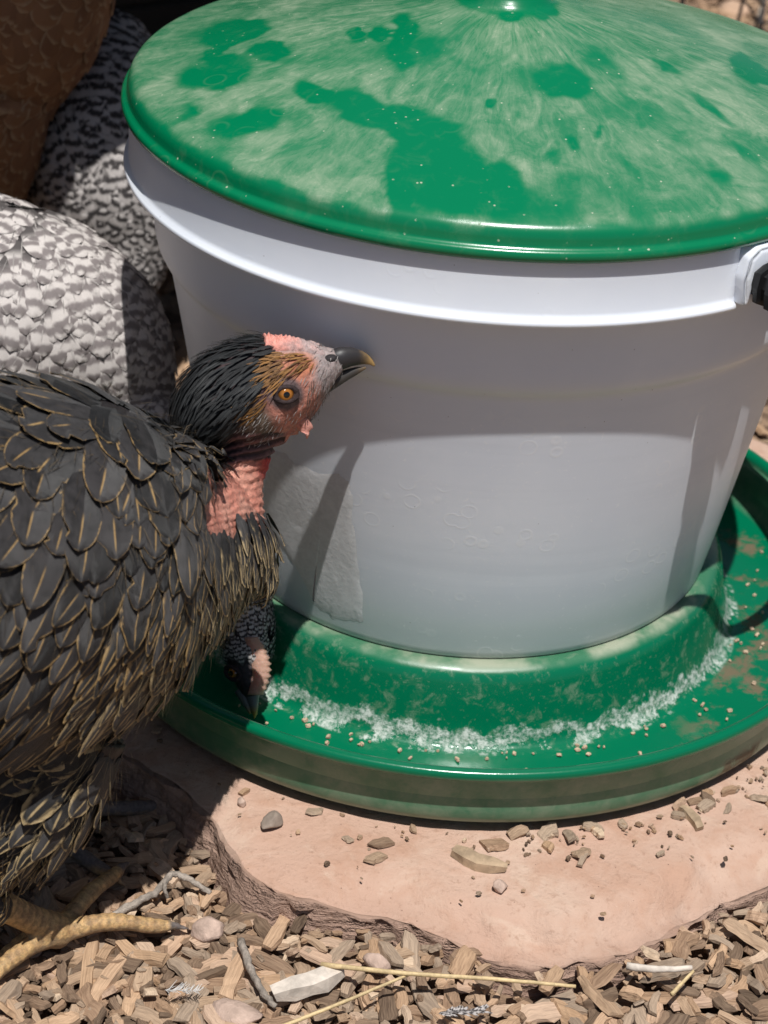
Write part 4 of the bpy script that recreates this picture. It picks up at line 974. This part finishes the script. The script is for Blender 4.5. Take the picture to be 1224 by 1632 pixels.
# ------------------------------------------------------------------ single small things
def rock(name, c, size, mat, label, cat, seed, group=None, flat=.6, rz=0, sub=3):
    bm = bmesh.new(); bmesh.ops.create_icosphere(bm, subdivisions=sub, radius=1); rr = random.Random(seed)
    pl = [(Vector((rr.uniform(-1, 1), rr.uniform(-1, 1), rr.uniform(-1, 1))).normalized(), rr.uniform(.5, .82)) for _ in range(13)]
    for v in bm.verts:
        p = v.co.copy()
        for n, d in pl:
            e = p.dot(n)-d
            if e > 0: p -= n*e*.9
        p *= 1+.07*noise.noise(p*2.3+Vector((seed, 0, 0))); v.co = p
    m = Matrix.Rotation(rz, 4, 'Z')
    for v in bm.verts: v.co = m @ Vector((v.co.x*size[0], v.co.y*size[1], v.co.z*size[2]))
    zmin = min(v.co.z for v in bm.verts)
    for v in bm.verts: v.co.z -= zmin + .0006
    me = bpy.data.meshes.new(name); bm.to_mesh(me); bm.free(); o = link(name, me, mat, None); o.location = c
    return tag(o, label, cat, group)
def stick(name, pts, r, mat, label, cat, twist=.12, forks=()):
    def mk(P, r):
        S = spline(P, 6); rows = []
        for i, s in enumerate(S): k = r*(1+twist*noise.noise(Vector((i*.9, r*1e4, 0)))+(.18 if i % 9 == 4 and twist > .2 else 0))*(1-.35*i/len(S)); j = twist*r*2; rows.append((s[0]+j*noise.noise(Vector((i*.7, 3, r*9e3))), s[1]+j*noise.noise(Vector((i*.7, 9, r*9e3))), s[2], k, k*.85))
        return loft(rows, 9, 1)
    V, F = join([mk(pts, r)]+[mk(p, q) for p, q in forks]); me = mesh(name, V, F); fixn(me)
    return tag(link(name, me, mat), label, cat)
def gp(x, y, dz=.006): return tuple(atz(x, y, GZ+dz))
rock('pebble', atz(434, 1318, -.0045), (.0042, .0062, .0035), M['grey_stone'], 'rounded grey-brown pebble on the flagstone left of the tray', 'pebble', 3, rz=-.5)
rock('pebble', atz(385, 1283, -.0045), (.0022, .0030, .0022), M['pink_stone'], 'tiny cream pebble on the flagstone beside the grey one', 'pebble', 4)
rock('pebble', atz(797, 1420, -.0045), (.0036, .0034, .003), M['pink_stone'], 'small reddish pebble on the flagstone near its front edge', 'pebble', 5)
rock('stone', gp(330, 1492, .002), (.0085, .0060, .0055), M['pink_stone'], 'pale pink angular stone in the mulch beside the toe', 'stone', 6, rz=.3)
rock('stone', gp(375, 1628, .002), (.0120, .0060, .0050), M['pink_stone'], 'long pink stone in the mulch at the bottom edge', 'stone', 8, rz=-.3)
rock('stone', gp(425, 1432, .004), (.0040, .0036, .004), M['pink_stone'], 'small whitish stone against the corner of the flagstone', 'stone', 9)
rock('stone', gp(600, 1545, .009), (.0062, .0048, .004), M['pink_stone'], 'small pink stone just above the long straw', 'stone', 10)
def piece(name, a, b, w, t, mat, label, cat, z, seed):
    a, b = atz(*a, z), atz(*b, z); rr = random.Random(seed); d = b-a; L = d.length; v, f, uv = chip_geo(rr, L, w, t); me = mesh(name, v, f); fixn(me); puv(me, uv); fattr(me, 'tint', [rr.random()]*len(v))
    o = link(name, me, mat, None, smooth=False); o.location = (a+b)/2 + Vector((0, 0, t*.5)); o.rotation_euler = (rr.uniform(-.1, .1), 0, math.atan2(d.y, d.x)); return tag(o, label, cat)
piece('wood_splinter', (722, 1360), (806, 1388), .0036, .004, M['wood'], 'weathered grey wood splinter on the flagstone below the tray', 'wood splinter', -.0045, 2)
piece('wood_splinter', (435, 1592), (545, 1556), .0042, .006, M['pale_wood'], 'bleached whitish wood splinter between the grey twig and the straw', 'wood splinter', GZ+.008, 4)
piece('wood_splinter', (1085, 1290), (1115, 1325), .0022, .003, M['wood'], 'brown wood sliver against the right foot of the tray', 'wood splinter', -.0045, 6)
stick('straw', [gp(512, 1537, .014), gp(640, 1551, .018), gp(780, 1560, .018), gp(917, 1572, .017)], .0011, M['straw'], 'long yellow straw lying across the mulch in front', 'straw')
stick('straw', [gp(440, 1640, .009), gp(540, 1600, .014), gp(652, 1553, .017)], .0009, M['straw'], 'thin bent straw slanting down to the bottom edge', 'straw')
stick('straw', [gp(1000, 1540, .017), gp(1050, 1545, .018), gp(1102, 1543, .017)], .0017, M['pale_wood'], 'thick short straw at the front right edge of the flagstone', 'straw')
stick('straw', [gp(1070, 1585, .016), gp(1105, 1548, .018)], .0010, M['straw'], 'short straw slanting below the thick one on the right', 'straw')
stick('twig', [gp(384, 1500, .010), gp(400, 1545, .010), gp(418, 1580, .010), gp(440, 1606, .009)], .0019, M['grey_twig'], 'bare grey twig lying left of the bleached splinter', 'twig', .28)
stick('twig', [gp(175, 1462, .006), gp(215, 1440, .008), gp(250, 1420, .010), gp(275, 1393, .013), gp(305, 1404, .011), gp(336, 1424, .008)], .0018, M['grey_twig'], 'forked grey twig lying behind the toe', 'twig', .28, forks=[([gp(275, 1393, .013), gp(262, 1412, .012), gp(268, 1432, .008)], .0012)])
def loose_feather(name, x, y, L, ang, mat, label, fluffy):
    B = newB(); c = atz(x, y, GZ+.012); n = 60 if fluffy else 34
    for k in range(n):
        s = R.random() if fluffy else k/n; sd = R.choice([-1, 1]); a = ang+sd*R.uniform(.5, 1.2)*(1 if fluffy else .7)
        p = c + Vector((math.cos(ang), math.sin(ang), 0))*L*(s-.5); q = p + Vector((math.cos(a), math.sin(a), R.uniform(0, .6) if fluffy else .08))*L*R.uniform(.15, .32)
        w = Vector((-math.sin(a), math.cos(a), 0))*(.00018 if fluffy else .0008); b = len(B['v']); B['v'] += [p-w, p+w, q+w*.3, q-w*.3]; B['uv'] += [(0, .2), (1, .2), (1, .9), (0, .9)]; B['tint'] += [R.random()]*4; B['lace'] += [0]*4; B['f'].append((b, b+1, b+2, b+3))
    return tag(buildB(B, name, mat, None), label, 'feather')
M['down'] = plain_feather('white_down', (.62, .60, .58), (.75, .73, .70), (.8, .78, .75))
loose_feather('loose_feather', 290, 1578, .013, .1, M['down'], 'wisp of white down on the mulch near the bottom left', True)
loose_feather('loose_feather', 735, 1612, .016, .2, M['barred_fine'], 'small dark barred feather lying in the mulch at the bottom', False)

# ------------------------------------------------------------------ background at the upper right: wire fence, dry weed, stones
def background():
    rr = random.Random(9)
    for k in range(70):
        x = rr.uniform(.02, .42); y = rr.uniform(.72, 1.35); s = rr.uniform(.012, .026)
        rock('stone', (x, y, GZ-.002), (s, s*rr.uniform(.7, 1), s*rr.uniform(.5, .8)), M['tan_stone'], 'rounded tan stone on the sunny ground behind the wire fence', 'stone', 100+k, 'tan stones behind the feeder', sub=2, rz=rr.uniform(0, 3))
    root = tag(empty('wire_fence', (.28, .70, GZ)), 'thin grey wire fence standing behind the feeder at the upper right', 'fence')
    x = .068; k = 0
    while x < .9:
        v, f = loft([(x, .70, GZ-.01, .0019, .0019), (x+rr.uniform(-.004, .004), .70, .12, .0019, .0019), (x, .70, .42, .0019, .0019)], 8, 3); link('upright_wire', mesh('upright_wire', v, f), M['wire'], root); x += .062
    for z in (.035, .10, .165, .23, .30, .37):
        v, f = loft([(.05, .703, z-.004, .0016, .0016), (.45, .703, z, .0016, .0016), (.9, .703, z+.003, .0016, .0016)], 8, 8); link('cross_wire', mesh('cross_wire', v, f), M['wire'], root)
    base = at(1160, 30, .66); base.z = GZ
    fk = []
    for k in range(14):
        h = rr.uniform(.08, .165); a = Vector((base.x+rr.uniform(-.02, .03), base.y, GZ+h)); d = Vector((rr.uniform(-1, 1), rr.uniform(-.4, .4), rr.uniform(.1, .9))).normalized()*rr.uniform(.03, .06)
        fk.append(([tuple(a), tuple(a+d*.5+Vector((0, 0, .006))), tuple(a+d)], .0012))
    stick('dry_weed', [tuple(base+Vector((0, 0, -.01))), tuple(base+Vector((.006, 0, .08))), tuple(base+Vector((.012, 0, .18)))], .002, M['weed'], 'dry grey weed stalks tangled in the wire fence', 'weed', forks=fk)
background()
